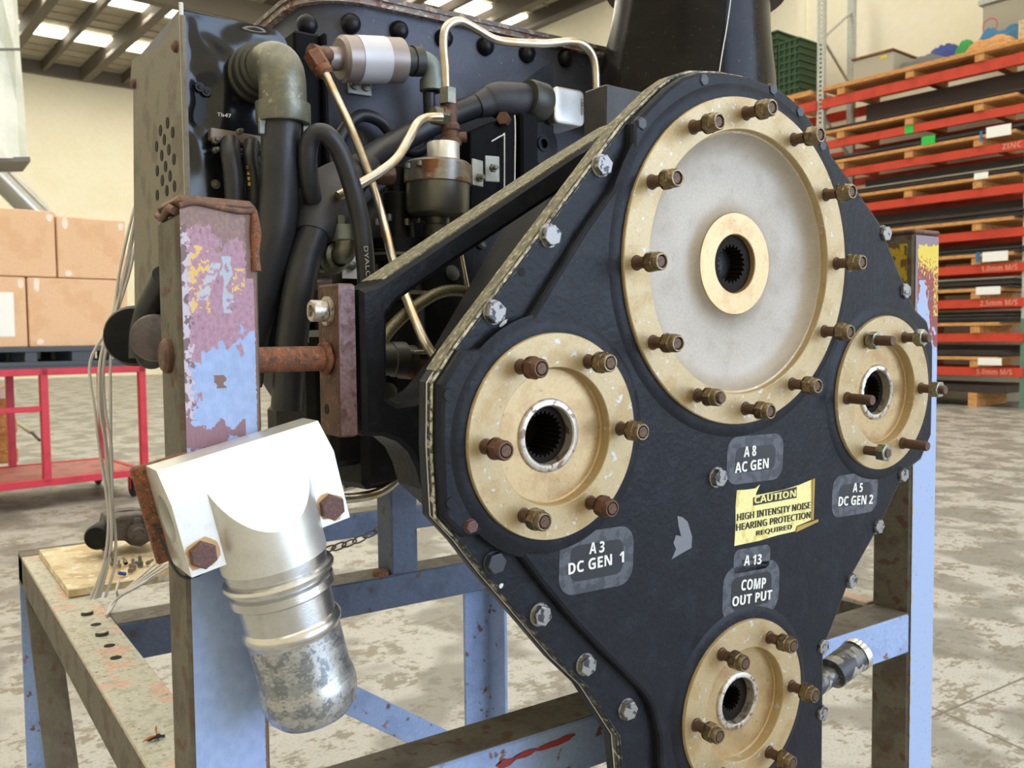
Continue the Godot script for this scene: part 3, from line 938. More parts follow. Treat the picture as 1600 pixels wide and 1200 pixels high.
# ---------------------------------------------------------------- the gearbox
const WP := -0.005      # front of the raised panel; the pads' faces are at 0
func gp(x: float, y: float, w: float) -> Vector3:
	var q := gz(x, y, w)
	return gear_xf * Vector3(q.x, q.y, w)
func axis_xf(c: Vector2, w := 0.0, spin := 0.0) -> Transform3D:   # local y runs out of the gearbox
	return gear_xf * Transform3D(Basis(Vector3.RIGHT, PI / 2) * Basis(Vector3.UP, spin), Vector3(c.x, c.y, w))
func face_xf(c: Vector2, w := 0.0, spin := 0.0) -> Transform3D:   # local z runs out of the gearbox
	return gear_xf * Transform3D(Basis(Vector3(0, 0, 1), spin), Vector3(c.x, c.y, w))
func spline(mb: MB, xf: Transform3D, r1: float, r2: float, ro: float, n: int, w0: float, w1: float) -> void:   # internal teeth; local y out
	var m := n * 4
	for k in m:
		var rr := [r2, r2, r1, r1]
		var a := TAU * (k + (0.25 if k % 4 == 1 else (-0.25 if k % 4 == 2 else 0.0))) / m
		var b := TAU * (k + 1 + (0.25 if (k + 1) % 4 == 1 else (-0.25 if (k + 1) % 4 == 2 else 0.0))) / m
		var ra: float = rr[k % 4]
		var rb: float = rr[(k + 1) % 4]
		var A := Vector3(cos(a), 0, sin(a))
		var B := Vector3(cos(b), 0, sin(b))
		var up := xf.basis.y.normalized()
		var pa := xf * (A * ra + Vector3(0, w0, 0))
		var pb := xf * (B * rb + Vector3(0, w0, 0))
		mb.tri(pa, pb, xf * (B * ro + Vector3(0, w0, 0)), up, up, up)
		mb.tri(pa, xf * (B * ro + Vector3(0, w0, 0)), xf * (A * ro + Vector3(0, w0, 0)), up, up, up)
		var qa := xf * (A * ra + Vector3(0, w1, 0))
		var qb := xf * (B * rb + Vector3(0, w1, 0))
		var nn := (pb - pa).cross(qa - pa).normalized()
		if nn.dot(xf.basis * (A + B)) > 0.0:
			nn = -nn
		mb.tri(pa, pb, qb, nn, nn, nn); mb.tri(pa, qb, qa, nn, nn, nn)

var stud_mesh: Mesh
var stud_short: Mesh
var nut_mesh: Mesh
var plain_nut: Mesh
func fasteners() -> void:
	var mb := MB.new()   # base collar, shank, threaded end that stops at 0.029
	mb.lathe([Vector2(0.0062, 0.0), Vector2(0.0058, 0.0012), Vector2(0.0048, 0.0016), Vector2(0.0046, 0.0022), Vector2(0.0046, 0.0262), Vector2(0.0040, 0.0272), Vector2(0.0, 0.0272)], Transform3D.IDENTITY, 20)
	stud_mesh = mb.mesh()
	mb = MB.new()
	mb.lathe([Vector2(0.0062, 0.0), Vector2(0.0060, 0.002), Vector2(0.0050, 0.003), Vector2(0.0050, 0.0268), Vector2(0.0044, 0.028), Vector2(0.0, 0.028)], Transform3D.IDENTITY, 20)
	stud_short = mb.mesh()
	mb = MB.new()   # stop nut: hexagon with a round collar and an open top; local y from 0 to 0.0135
	var lie := Transform3D(Basis(Vector3.RIGHT, -PI / 2), Vector3.ZERO)
	mb.wall(hexagon(0.0074), 0.0, hexagon(0.0083), 0.0012, lie, 5.0)
	mb.wall(hexagon(0.0083), 0.0012, hexagon(0.0083), 0.0072, lie, 5.0)
	mb.wall(hexagon(0.0083), 0.0072, hexagon(0.0070), 0.0088, lie, 5.0)
	mb.lathe([Vector2(0.0072, 0.0085), Vector2(0.0070, 0.0122), Vector2(0.0062, 0.0134), Vector2(0.0052, 0.0134), Vector2(0.0048, 0.0126), Vector2(0.0047, 0.009)], Transform3D.IDENTITY, 24)
	mb.lathe([Vector2(0.0082, 0.0), Vector2(0.0047, 0.0)], Transform3D.IDENTITY, 24)
	nut_mesh = mb.mesh()
	mb = MB.new()   # plain hexagon nut, 0 to 0.0085
	mb.prism(hexagon(0.0088), 0.0, 0.0085, lie, 0.0009)
	plain_nut = mb.mesh()
	# the frames above have z as the prism axis turned onto y: outlines stay in local x and z

func pad(t: Node3D, c: Vector2, ro: float, prof: Array, floor_prof: Array, hub_prof: Array, mats: Array, spl: Array) -> Node3D:
	var mb := MB.new()
	mb.lathe(prof, axis_xf(c), 96)
	var p := part(t, "generator_pad", mb, mats[0])
	mb = MB.new(); mb.lathe(floor_prof, axis_xf(c), 96)
	part(p, "recess_floor", mb, mats[1])
	mb = MB.new(); mb.lathe(hub_prof, axis_xf(c), 64)
	part(p, "hub_ring", mb, mats[2])
	mb = MB.new()
	spline(mb, axis_xf(c), spl[0], spl[1], spl[2], spl[3], spl[4], -0.05)
	mb.lathe([Vector2(spl[1] + 0.001, -0.0495), Vector2(0.0, -0.0495)], axis_xf(c), 24)
	part(p, "splined_bore", mb, M.spline)
	return p

func bolt_head(t: Node3D, c: Vector2, w: float, m: Material, called := "bolt", r := 0.0083, h := 0.0062) -> void:
	var mb := MB.new()
	mb.lathe([Vector2(r * 1.12, 0.0), Vector2(r * 1.12, 0.0010), Vector2(r * 1.05, 0.0015), Vector2(0.0, 0.0015)], axis_xf(c, w), 24)
	mb.prism(hexagon(r), 0.0015, h, face_xf(c, w, c.x * 40.0), 0.0008)
	part(t, called, mb, m)

func words(t: Node3D, called: String, text: String, lb: Vector2, rb: Vector2, lt: Vector2, m: Material, w: float, bold := true) -> void:
	var a := gz(lb.x, lb.y, w)
	var b := gz(rb.x, rb.y, w)
	var c := gz(lt.x, lt.y, w)
	var wide := a.distance_to(b)
	var dir := (b - a) / wide
	var tall := absf((c - a).dot(Vector2(-dir.y, dir.x)))
	lettering(t, called, text, m, face_xf((a + b) / 2 + Vector2(-dir.y, dir.x) * tall / 2, w, dir.angle()), wide, tall, bold)

func px_poly(list: Array, w: float) -> Array:
	var o := []
	for q in list:
		o.append(gz(q[0], q[1], w))
	return o

func patch(t: Node3D, px: Array) -> void:   # touched-up paint: a grey brushed rim round a dark field
	var c := gz((px[0] + px[2]) / 2.0, (px[1] + px[3]) / 2.0, WP)
	var a := gz(px[0], (px[1] + px[3]) / 2.0, WP)
	var b := gz(px[2], (px[1] + px[3]) / 2.0, WP)
	var d := gz((px[0] + px[2]) / 2.0, px[1], WP)
	var e := gz((px[0] + px[2]) / 2.0, px[3], WP)
	var w := a.distance_to(b)
	var h := d.distance_to(e)
	var mb := MB.new()
	mb.prism(round_rect(w, h, minf(w, h) * 0.3), WP, WP + 0.00025, face_xf(c, 0.0, -0.05))
	var p := part(t, "touched_up_paint", mb, M.patch_rim)
	mb = MB.new()
	mb.prism(round_rect(w - 0.022, h - 0.020, minf(w, h) * 0.16), WP, WP + 0.00045, face_xf(c, 0.0, -0.05))
	part(p, "dark_field", mb, M.patch_dark)

func gearbox() -> void:
	fasteners()
	var t := thing("accessory_gearbox", "black cast gearbox cover with four round gold drive pads bolted to the stand", "gearbox", Vector3(0, OY - 0.6, 0))
	var out := []
	for q in [[-0.127, 0.110], [-0.1096, 0.1235], [-0.0886, 0.1406], [-0.0707, 0.1517], [-0.0523, 0.158], [-0.0218, 0.1612], [0.0101, 0.1612], [0.0479, 0.1567], [0.0744, 0.1457], [0.1021, 0.1272], [0.1232, 0.1114], [0.1263, 0.1028], [0.1563, 0.0808], [0.2041, 0.0427], [0.2386, -0.0047], [0.2687, -0.0446], [0.2931, -0.0588], [0.3051, -0.0865], [0.306, -0.128], [0.306, -0.1839], [0.2867, -0.2094], [0.2571, -0.219], [0.2184, -0.2649], [0.1652, -0.3155], [0.1349, -0.3618], [0.1235, -0.376], [0.1235, -0.58], [-0.135, -0.58], [-0.1365, -0.43], [-0.140, -0.392], [-0.1737, -0.3394], [-0.2021, -0.3093], [-0.2405, -0.2612], [-0.2681, -0.2271], [-0.288, -0.1998], [-0.3067, -0.1782], [-0.308, -0.1274], [-0.3059, -0.083], [-0.2871, -0.0597]]:
		out.append(Vector2(q[0], q[1]))
	out.reverse()   # counter-clockwise
	var A := Vector2(0, 0)
	var L := Vector2(-0.209, -0.1296)
	var Rr := Vector2(0.209, -0.1296)
	var B := Vector2(0.0017, -0.3983)
	var deep := [[A, 0.112], [L, 0.029], [Rr, 0.029], [B, 0.027]]
	# rear half: flange, then the body that the bracket grows out of
	var mb := MB.new()
	mb.prism(MB.inset(out, -0.0012), -0.031, -0.0225, gear_xf, 0.0015, deep)
	part(t, "rear_flange", mb, M.cast_smooth)
	mb = MB.new()
	var body := []
	for q in [[-0.19, -0.20], [-0.19, -0.10], [-0.06, 0.08], [0.0, 0.12], [0.09, 0.10], [0.20, -0.02], [0.24, -0.10], [0.20, -0.22], [0.08, -0.36], [-0.08, -0.36]]:
		body.append(Vector2(q[0], q[1]))
	mb.prism(body, -0.25, -0.031, gear_xf)
	part(t, "rear_body", mb, M.cast_smooth)
	mb = MB.new()
	mb.prism(MB.inset(out, -0.0004), -0.0226, -0.0215, gear_xf, 0.0, deep, false)
	part(t, "gasket", mb, M.white_edge)
	# cover: bolt lands at -0.014, their chipped rim, and the raised panel
	mb = MB.new()
	mb.prism(MB.inset(out, 0.0012), -0.0215, -0.014, gear_xf, 0.0, deep, false)
	part(t, "cover_plate", mb, M.cast)
	mb = MB.new()
	var inn := MB.inset(out, 0.0022)
	mb.wall(out, -0.0215, out, -0.0160, gear_xf)
	mb.wall(out, -0.0160, inn, -0.0137, gear_xf)
	part(t, "chipped_rim", mb, M.chip)
	# pale chipped line along the front edge, and the khaki coat on the upper left flank
	mb = MB.new()
	for run in [[[-0.289, -0.1985], [-0.3067, -0.1782], [-0.308, -0.1274], [-0.3059, -0.083], [-0.2871, -0.0597], [-0.2070, 0.0252], [-0.127, 0.110], [-0.1096, 0.1235], [-0.0886, 0.1406], [-0.0707, 0.1517], [-0.0523, 0.158], [-0.0218, 0.1612], [0.0101, 0.1612], [0.0479, 0.1567]]]:
		for k in run.size() - 1:
			var a := gear_xf * Vector3(run[k][0], run[k][1], -0.0152)
			var b := gear_xf * Vector3(run[k + 1][0], run[k + 1][1], -0.0152)
			mb.tube([a, a.lerp(b, 0.33), a.lerp(b, 0.67), b], 0.0011, 6, 2)
	part(t, "worn_edge", mb, M.chip_pale)
	mb = MB.new()
	var flank := [[-0.300, -0.0755], [-0.2871, -0.0597], [-0.127, 0.110], [-0.1096, 0.1235], [-0.0886, 0.1406], [-0.0707, 0.1517], [-0.0523, 0.158], [-0.0218, 0.1612]]
	for k in flank.size() - 1:
		var a := gear_xf * Vector3(flank[k][0], flank[k][1], -0.0242)
		var b := gear_xf * Vector3(flank[k + 1][0], flank[k + 1][1], -0.0242)
		mb.bar(a, b, 0.0145, 0.0032, (b - a).cross(gear_xf.basis.z) * -1.0)
	part(t, "khaki_flank", mb, M.dusty)
	var pan := []
	for q in [[0.0101, 0.1612], [0.0479, 0.1567], [0.0744, 0.1457], [0.1021, 0.1272], [0.1232, 0.1114], [0.1263, 0.1028], [0.1563, 0.0808], [0.2041, 0.0427], [0.2386, -0.0047], [0.2687, -0.0446], [0.2931, -0.0588], [0.3051, -0.0865], [0.306, -0.128], [0.306, -0.1839], [0.2867, -0.2094], [0.2571, -0.219], [0.2184, -0.2649], [0.1652, -0.3155], [0.1349, -0.3618], [0.1235, -0.376], [0.1235, -0.58]]:
		pan.append(Vector2(q[0], q[1]))
	pan.append(Vector2(-0.098, -0.58))
	pan.append_array(px_poly([[1027, 1215], [1025, 1150], [1014, 1106], [1000, 1083], [950, 1034], [890, 972], [840, 912], [803, 862], [778, 842], [750, 838]], -0.008))
	for q in [[-0.290, -0.1955], [-0.3067, -0.1782], [-0.308, -0.1274], [-0.3059, -0.083], [-0.2871, -0.0597]]:
		pan.append(Vector2(q[0], q[1]))
	pan.append_array(px_poly([[755, 541], [790, 537], [812, 512], [835, 476], [905, 362], [955, 290], [976, 252], [983, 225]], -0.008))
	for q in [[-0.1255, 0.1095], [-0.1096, 0.1235], [-0.0886, 0.1406], [-0.0707, 0.1517], [-0.0523, 0.158], [-0.0218, 0.1612]]:
		pan.append(Vector2(q[0], q[1]))
	pan.reverse()
	mb = MB.new()
	mb.prism(MB.inset(pan, 0.0015), -0.015, WP, gear_xf, 0.0036, [[A, 0.128], [L, 0.063], [Rr, 0.063], [B, 0.063]], false)
	part(t, "raised_panel", mb, M.cast)
	for q in [[A, 0.1403], [L, 0.078], [Rr, 0.078], [B, 0.078]]:
		mb = MB.new()
		var r: float = q[1]
		mb.lathe([Vector2(r + 0.015, WP - 0.0012), Vector2(r + 0.012, WP - 0.0002), Vector2(r + 0.009, WP + 0.0009), Vector2(r + 0.006, WP + 0.0016), Vector2(r + 0.003, WP + 0.0018), Vector2(r - 0.001, WP + 0.0018)], axis_xf(q[0]), 96, 0.0, TAU, 60.0)
		part(t, "pad_boss", mb, M.cast)
	# the four pads
	var p := pad(t, A, 0.1403, [Vector2(0.1403, -0.012), Vector2(0.1403, -0.0008), Vector2(0.1395, 0.0), Vector2(0.1138, 0.0), Vector2(0.1132, -0.0006), Vector2(0.1130, -0.0062), Vector2(0.1112, -0.0068)],
		[Vector2(0.1112, -0.0068), Vector2(0.1095, -0.0105), Vector2(0.1060, -0.0152), Vector2(0.100, -0.0188), Vector2(0.092, -0.0205), Vector2(0.060, -0.0208), Vector2(0.052, -0.0195), Vector2(0.0465, -0.0165), Vector2(0.0445, -0.0125)],
		[Vector2(0.0445, -0.0127), Vector2(0.0440, -0.0115), Vector2(0.0262, -0.0115), Vector2(0.0255, -0.0121), Vector2(0.0250, -0.022)], [M.gold, M.grey_floor, M.gold_floor], [0.0150, 0.0172, 0.0255, 22, -0.0165])
	for k in 12:
		var a := TAU * k / 12
		stud(p, A + Vector2(cos(a), sin(a)) * 0.1268, 0.0150, nut_mesh, M.nut, stud_mesh, 0.9 * k, 0.0 if k != 8 else 0.004)
	var small := [Vector2(0.0781, -0.010), Vector2(0.0781, -0.0008), Vector2(0.0775, 0.0), Vector2(0.0528, 0.0), Vector2(0.0522, -0.0006), Vector2(0.0520, -0.0092), Vector2(0.0512, -0.0098)]
	var sfl := [Vector2(0.0515, -0.0092), Vector2(0.0505, -0.0102), Vector2(0.0275, -0.0105)]
	var shub := [Vector2(0.0285, -0.0107), Vector2(0.0280, -0.0090), Vector2(0.0268, -0.0082), Vector2(0.0235, -0.0082), Vector2(0.0225, -0.0092), Vector2(0.0222, -0.026)]
	p = pad(t, L, 0.078, small, sfl, shub, [M.gold, M.gold_floor, M.bare], [0.0160, 0.0180, 0.0224, 26, -0.0175])
	for k in 6:
		var a := TAU * k / 6
		stud(p, L + Vector2(cos(a), sin(a)) * 0.0633, 0.0125, nut_mesh, M.nut_rust if k in [2, 3, 5] else M.nut, stud_mesh, 1.3 * k, -0.001)
	p = pad(t, Rr, 0.078, small, sfl, shub, [M.gold, M.gold_floor, M.bare], [0.0160, 0.0180, 0.0224, 26, -0.0175])
	for k in 6:
		var a := TAU * k / 6
		var c := Rr + Vector2(cos(a), sin(a)) * 0.0633
		if k == 2:
			stud(p, c, 0.003, plain_nut, M.nut_grey, stud_short, 0.3, 0.0)
		elif k in [3, 5]:
			stud(p, c, 0.0, null, M.nut, stud_short, 0.0, 0.0)
		elif k == 4:
			stud(p, c, 0.0155, plain_nut, M.nut_grey, stud_mesh, 0.8, -0.002)
		else:
			stud(p, c, 0.0135, plain_nut, M.nut_grey, stud_mesh, 0.5 * k, 0.0)
	p = pad(t, B, 0.078, small, sfl, [Vector2(0.0275, -0.0107), Vector2(0.0270, -0.0090), Vector2(0.0258, -0.0082), Vector2(0.0225, -0.0082), Vector2(0.0215, -0.0092), Vector2(0.0212, -0.026)], [M.gold, M.gold_floor, M.bare], [0.0105, 0.0125, 0.0214, 18, -0.0175])
	for k in 6:
		var a := TAU * k / 6
		stud(p, B + Vector2(cos(a), sin(a)) * 0.0640, 0.0135, nut_mesh, M.nut, stud_mesh, 0.7 * k, 0.0)
	# bolts: hexagon heads on the lands and along the right edge, small painted screws by the rim
	for q in [[943, 258], [862, 368], [775, 488], [775, 880], [847, 962], [918, 1040], [983, 1110]]:
		bolt_head(t, gz(q[0], q[1], -0.0105), -0.0142, M.bolt if q[0] != 775 or q[1] < 600 else M.screw_black)
	bolt_head(t, gz(1126, 747, 0.0), WP, M.bolt)
	for q in [[0.2115, 0.030], [0.2475, -0.0277], [0.2500, -0.2195], [0.2080, -0.2680], [0.1635, -0.3165], [0.1185, -0.374], [0.1185, -0.442]]:
		bolt_head(t, Vector2(q[0], q[1]), WP - 0.003, M.bolt, "bolt", 0.0078, 0.0062)
	for q in [[1100, 125], [1208, 140], [1003, 193], [1250, 175], [1285, 228]]:
		bolt_head(t, gz(q[0], q[1], WP), WP - 0.0030, M.screw_black, "painted_screw", 0.0052, 0.0042)
	for q in [[702, 617], [706, 786]]:
		mb = MB.new()
		mb.lathe([Vector2(0.0048, 0.0), Vector2(0.0046, 0.0010), Vector2(0.0, 0.0010)], axis_xf(gz(q[0], q[1], WP), WP), 20)
		part(t, "painted_screw", mb, M.cast)
	bolt_head(t, gz(735, 822, WP), WP - 0.001, M.rust_bolt, "rusty_screw", 0.0050, 0.0045)
	mb = MB.new()
	mb.lathe([Vector2(0, 0.0004), Vector2(0.0032, 0.0004), Vector2(0.0032, 0)], axis_xf(gz(815, 425, -0.014), -0.014), 14)
	part(t, "tapped_hole", mb, M.hole)
	# lettering on touched-up fields
	patch(t, [1137, 680, 1224, 753])
	patch(t, [876, 828, 990, 922])
	patch(t, [1301, 740, 1371, 804])
	patch(t, [1147, 855, 1203, 892])
	patch(t, [1131, 881, 1217, 964])
	var wt := WP + 0.0008
	words(t, "white_lettering", "A 8", Vector2(1162, 714.5), Vector2(1181, 712), Vector2(1163, 698), M.white_ink, wt)
	words(t, "white_lettering", "AC GEN", Vector2(1148, 739.5), Vector2(1200.5, 731), Vector2(1150, 723), M.white_ink, wt)
	words(t, "white_lettering", "A 5", Vector2(1332, 769.5), Vector2(1347, 768.7), Vector2(1333, 755), M.white_ink, wt)
	words(t, "white_lettering", "DC GEN 2", Vector2(1309.5, 790.8), Vector2(1363, 787), Vector2(1310.5, 776), M.white_ink, wt)
	words(t, "white_lettering", "A 13", Vector2(1162, 883.8), Vector2(1189, 881), Vector2(1163.7, 868), M.white_ink, wt)
	words(t, "white_lettering", "COMP", Vector2(1157.5, 923), Vector2(1195.5, 918.7), Vector2(1159, 906), M.white_ink, wt)
	words(t, "white_lettering", "OUT PUT", Vector2(1143.7, 948), Vector2(1205.5, 936), Vector2(1145.5, 932.5), M.white_ink, wt)
	words(t, "white_lettering", "A 3", Vector2(920.5, 865.8), Vector2(943.8, 862.5), Vector2(922.5, 848), M.white_ink, wt)
	words(t, "white_lettering", "DC GEN  1", Vector2(888, 898), Vector2(974.5, 878), Vector2(888.7, 880), M.white_ink, wt)
	# torn yellow caution label
	mb = MB.new()
	mb.prism(px_poly([[1151, 766], [1166, 765], [1180, 763], [1187, 757], [1182, 768], [1180, 774], [1200, 770], [1225, 765], [1250, 757], [1271, 748], [1270, 780], [1268, 812], [1244, 822], [1242, 830], [1215, 836], [1185, 845], [1147, 853], [1149, 820], [1149, 790]], WP), WP, WP + 0.0004, gear_xf)
	var lab := part(t, "caution_label", mb, M.label_yellow)
	mb = MB.new()
	mb.prism(px_poly([[1242, 831], [1244, 823], [1277, 811], [1276, 815]], WP), WP, WP + 0.0016, gear_xf)
	mb.prism(px_poly([[1268, 749], [1271.5, 747], [1269.5, 812], [1267, 812]], WP), WP, WP + 0.0014, gear_xf)
	part(lab, "curled_edge", mb, M.label_edge)
	mb = MB.new()
	mb.prism(px_poly([[1176, 777.5], [1244, 760.5], [1244, 777.5], [1176, 790]], WP), WP, WP + 0.0006, gear_xf)
	part(lab, "black_field", mb, M.black_ink)
	words(lab, "yellow_lettering", "CAUTION", Vector2(1178.5, 787), Vector2(1243, 775.5), Vector2(1179, 776), M.label_yellow, wt + 0.0003)
	words(lab, "black_lettering", "HIGH INTENSITY NOISE", Vector2(1152, 813.7), Vector2(1266, 794), Vector2(1153, 803), M.black_ink, wt, false)
	words(lab, "black_lettering", "HEARING PROTECTION", Vector2(1150.5, 829.5), Vector2(1266, 809), Vector2(1151, 819), M.black_ink, wt, false)
	words(lab, "black_lettering", "REQUIRED", Vector2(1181.7, 838.7), Vector2(1237, 828), Vector2(1182.5, 829.5), M.black_ink, wt, false)
	# bare patches where the paint has come off
	mb = MB.new()
	mb.prism(px_poly([[1052, 848], [1056, 858], [1049, 874], [1062, 866], [1080, 856], [1081, 838], [1074, 815], [1066, 808], [1058, 806], [1060, 822], [1064, 838], [1056, 836]], WP), WP, WP + 0.0003, gear_xf)
	part(t, "bare_patch", mb, M.chip_grey)
	for q in [[836, 889, 5, 3], [783, 915, 4, 3], [832, 880, 4, 5], [786, 505, 9, 3], [795, 517, 5, 2], [1182, 147, 4, 5]]:
		mb = MB.new()
		var w := -0.014 if q[0] < 800 else -0.0105
		if q[0] > 1000:
			w = WP
		mb.prism(blob(q[2] * 0.00055, q[3] * 0.0006, q[0]), 0.0, 0.0004, face_xf(gz(q[0], q[1], w), w, 0.6))
		part(t, "paint_chip", mb, M.white_edge)
	# bracket arm: pad against the mounting plate, sloping strut and lower web
	var zb := -0.119
	var arm := []
	for q in [[563, 452], [585, 446], [602, 437], [650, 405], [760, 332], [893, 243], [985, 186], [1040, 200], [1010, 330], [900, 480], [800, 640], [760, 800], [700, 800], [662, 765], [652, 730], [640, 706], [622, 690], [600, 682], [569, 682]]:
		var P := az(q[0], q[1], zb)
		arm.append(Vector2(P.x, P.y))
	var hole := []
	for q in [[606, 492], [622, 470], [700, 415], [890, 290], [905, 292], [880, 345], [760, 500], [690, 590], [672, 612], [648, 628], [622, 632], [606, 622]]:
		var P := az(q[0], q[1], zb)
		hole.append(Vector2(P.x, P.y))
	mb = MB.new()
	frame_prism(mb, arm, hole, zb - 0.045, zb, 0.0035)
	part(t, "bracket_arm", mb, M.cast)
	mb = MB.new()   # dusty upper side of the strut
	for k in 4:
		var a := az([602, 650, 760, 893][k], [437, 405, 332, 243][k], zb)
		var b := az([650, 760, 893, 985][k], [405, 332, 243, 186][k], zb)
		mb.bar(a + Vector3(0, 0.0005, -0.024), b + Vector3(0, 0.0005, -0.024), 0.040, 0.0015)
	part(t, "dusty_ledge", mb, M.dusty)
	# black block above the flange
	var c := az(945, 132, -0.17)
	mb = MB.new()
	mb.box(Vector3(0.12, 0.12, 0.035), Transform3D(Basis(Vector3(0, 0, 1), -0.02), c + Vector3(0.06, -0.06, -0.0175)), 0.002)
	part(t, "lifting_block", mb, M.block_grey)

func stud(p: Node3D, c: Vector2, wn: float, nut: Mesh, nm: Material, sm: Mesh, spin: float, more: float) -> void:
	put(p, "stud", sm, M.stud, axis_xf(c, more))
	if nut:
		put(p, "nut", nut, nm, axis_xf(c, wn, spin))

func frame_prism(mb: MB, outer: Array, inner: Array, z0: float, z1: float, bev: float) -> void:   # an outline with one free-form opening
	if Geometry2D.is_polygon_clockwise(PackedVector2Array(outer)):
		outer.reverse()
	if not Geometry2D.is_polygon_clockwise(PackedVector2Array(inner)):
		inner.reverse()
	var fo := MB.inset(outer, bev)
	var fi := MB.inset(inner, bev)
	mb.wall(outer, z0, outer, z1 - bev, Transform3D.IDENTITY)
	mb.wall(outer, z1 - bev, fo, z1, Transform3D.IDENTITY)
	mb.wall(inner, z0, inner, z1 - bev, Transform3D.IDENTITY)
	mb.wall(inner, z1 - bev, fi, z1, Transform3D.IDENTITY)
	for s in [[fo, fi, z1, 1.0], [outer, inner, z0, -1.0]]:
		var po: Array = s[0]
		var pi: Array = s[1]
		var bi := 0
		var bj := 0
		for i in po.size():
			for j in pi.size():
				if po[i].distance_to(pi[j]) < po[bi].distance_to(pi[bj]):
					bi = i; bj = j
		var d: Vector2 = (pi[bj] - po[bi]).normalized().orthogonal() * -1e-6
		var ring := po.slice(0, bi) + [po[bi] + d]
		for k in pi.size():
			ring.append(pi[(bj + k) % pi.size()] + (d if k == 0 else Vector2.ZERO))
		ring += [pi[bj] - d, po[bi] - d]
		ring += po.slice(bi + 1)
		mb.face(ring, [], s[2], Transform3D.IDENTITY, s[3])

# ---------------------------------------------------------------- the filter on the left post
func filter() -> void:
	# own axes: x along the head, y up the bowl, z off the post
	var rot := Basis(Vector3(0, 0, 1), deg_to_rad(13.0))
	var anchor := az(420, 828, -0.062)
	var xf := Transform3D(rot, anchor - rot * Vector3(0, 0.012, 0.05))
	var t := thing("hydraulic_filter", "bare aluminium filter head with a long worn metal bowl hanging from the left post", "filter", xf * Vector3(0, -0.12, 0.038))
	t.rotation.z = deg_to_rad(13.0)
	var comb := CSGCombiner3D.new()
	comb.name = "filter_head"
	t.add_child(comb)
	comb.transform = t.global_transform.affine_inverse() * xf
	comb.material_override = M.alu_matt
	var body := CSGPolygon3D.new()
	body.polygon = PackedVector2Array([Vector2(0.0, 0.0), Vector2(0.0505, 0.0), Vector2(0.0505, 0.071), Vector2(0.006, 0.071), Vector2(0.0, 0.064)])
	body.depth = 0.114
	body.transform = Transform3D(Basis(Vector3(0, 0, 1), Vector3(0, 1, 0), Vector3(-1, 0, 0)), Vector3(-0.056, 0, 0))
	comb.add_child(body)
	var cyl := CSGCylinder3D.new()
	cyl.radius = 0.0365; cyl.height = 0.076; cyl.sides = 64
	cyl.position = Vector3(0.002, 0.027, 0.0395)
	comb.add_child(cyl)
	var cut := CSGBox3D.new()   # the sloping face planed across block and cylinder
	cut.operation = CSGShape3D.OPERATION_SUBTRACTION
	cut.size = Vector3(0.3, 0.2, 0.1)
	var slope := Vector3(0, 0.60, 0.80).normalized()
	cut.transform = Transform3D(Basis(Vector3.RIGHT, slope.cross(Vector3.RIGHT), slope), Vector3(0, 0.050, 0.0505) + slope * 0.05)
	comb.add_child(cut)
	for s in [-1.0, 1.0]:
		var bore := CSGCylinder3D.new()   # ports in both ends
		bore.operation = CSGShape3D.OPERATION_SUBTRACTION
		bore.radius = 0.0165; bore.height = 0.05; bore.sides = 32
		bore.transform = Transform3D(Basis(Vector3(0, 0, 1), PI / 2), Vector3(s * 0.057, 0.036, 0.024))
		comb.add_child(bore)
	for s in [-1.0, 1.0]:
		var mb := MB.new()
		var bx := xf * Transform3D(Basis(), Vector3(s * 0.0460, 0.0125, 0.0505))
		mb.prism(hexagon(0.0092), 0.0, 0.0062, bx * Transform3D(Basis(Vector3(0, 0, 1), 0.4), Vector3.ZERO), 0.001)
		part(t, "rusty_bolt", mb, M.rust_bolt)
		mb = MB.new()
		mb.prism(blob(0.0122, 0.0122, 7 + int(s)), 0.0, 0.0003, bx)
		part(t, "rust_stain", mb, M.alu_orange)
	var mb := MB.new()
	var bx := xf * Transform3D(Basis(), Vector3(0.002, 0, 0.0395))
	mb.lathe([Vector2(0.0355, -0.011), Vector2(0.0350, -0.018), Vector2(0.0340, -0.019)], bx, 64)
	mb.lathe([Vector2(0.0340, -0.019), Vector2(0.0378, -0.0205), Vector2(0.0388, -0.0225), Vector2(0.0382, -0.0245), Vector2(0.0345, -0.0250), Vector2(0.0338, -0.0285)], bx, 64)
	mb.lathe([Vector2(0.0338, -0.0285), Vector2(0.0362, -0.0300), Vector2(0.0366, -0.0355), Vector2(0.0340, -0.0375), Vector2(0.0322, -0.0382)], bx, 64)
	part(t, "clamp_rings", mb, M.alu)
	mb = MB.new()
	mb.lathe([Vector2(0.0322, -0.0382), Vector2(0.0320, -0.056), Vector2(0.0338, -0.0580), Vector2(0.0350, -0.0605), Vector2(0.0346, -0.0635), Vector2(0.0328, -0.0655), Vector2(0.0325, -0.067)], bx, 64)
	part(t, "bowl_neck", mb, M.alu)
	mb = MB.new()
	mb.lathe([Vector2(0.0325, -0.067), Vector2(0.0325, -0.098), Vector2(0.0329, -0.101), Vector2(0.0342, -0.105), Vector2(0.0345, -0.110), Vector2(0.0338, -0.117), Vector2(0.0316, -0.1245), Vector2(0.0270, -0.1300), Vector2(0.0200, -0.1330), Vector2(0.0100, -0.1340), Vector2(0.0, -0.1342)], bx, 64)
	part(t, "bowl", mb, M.alu_worn)
	# rusty strap behind the head
	var t2 := thing("rusty_strap", "rusty flat steel strap behind the filter head on the left post", "bracket", xf * Vector3(-0.075, 0.0, -0.002))
	mb = MB.new()
	mb.box(Vector3(0.062, 0.070, 0.005), xf * Transform3D(Basis(), Vector3(-0.034, 0.036, -0.0032)), 0.001)
	part(t2, "strap", mb, M.rust)
	mb = MB.new()
	var a := xf * Vector3(-0.066, 0.004, 0.03)
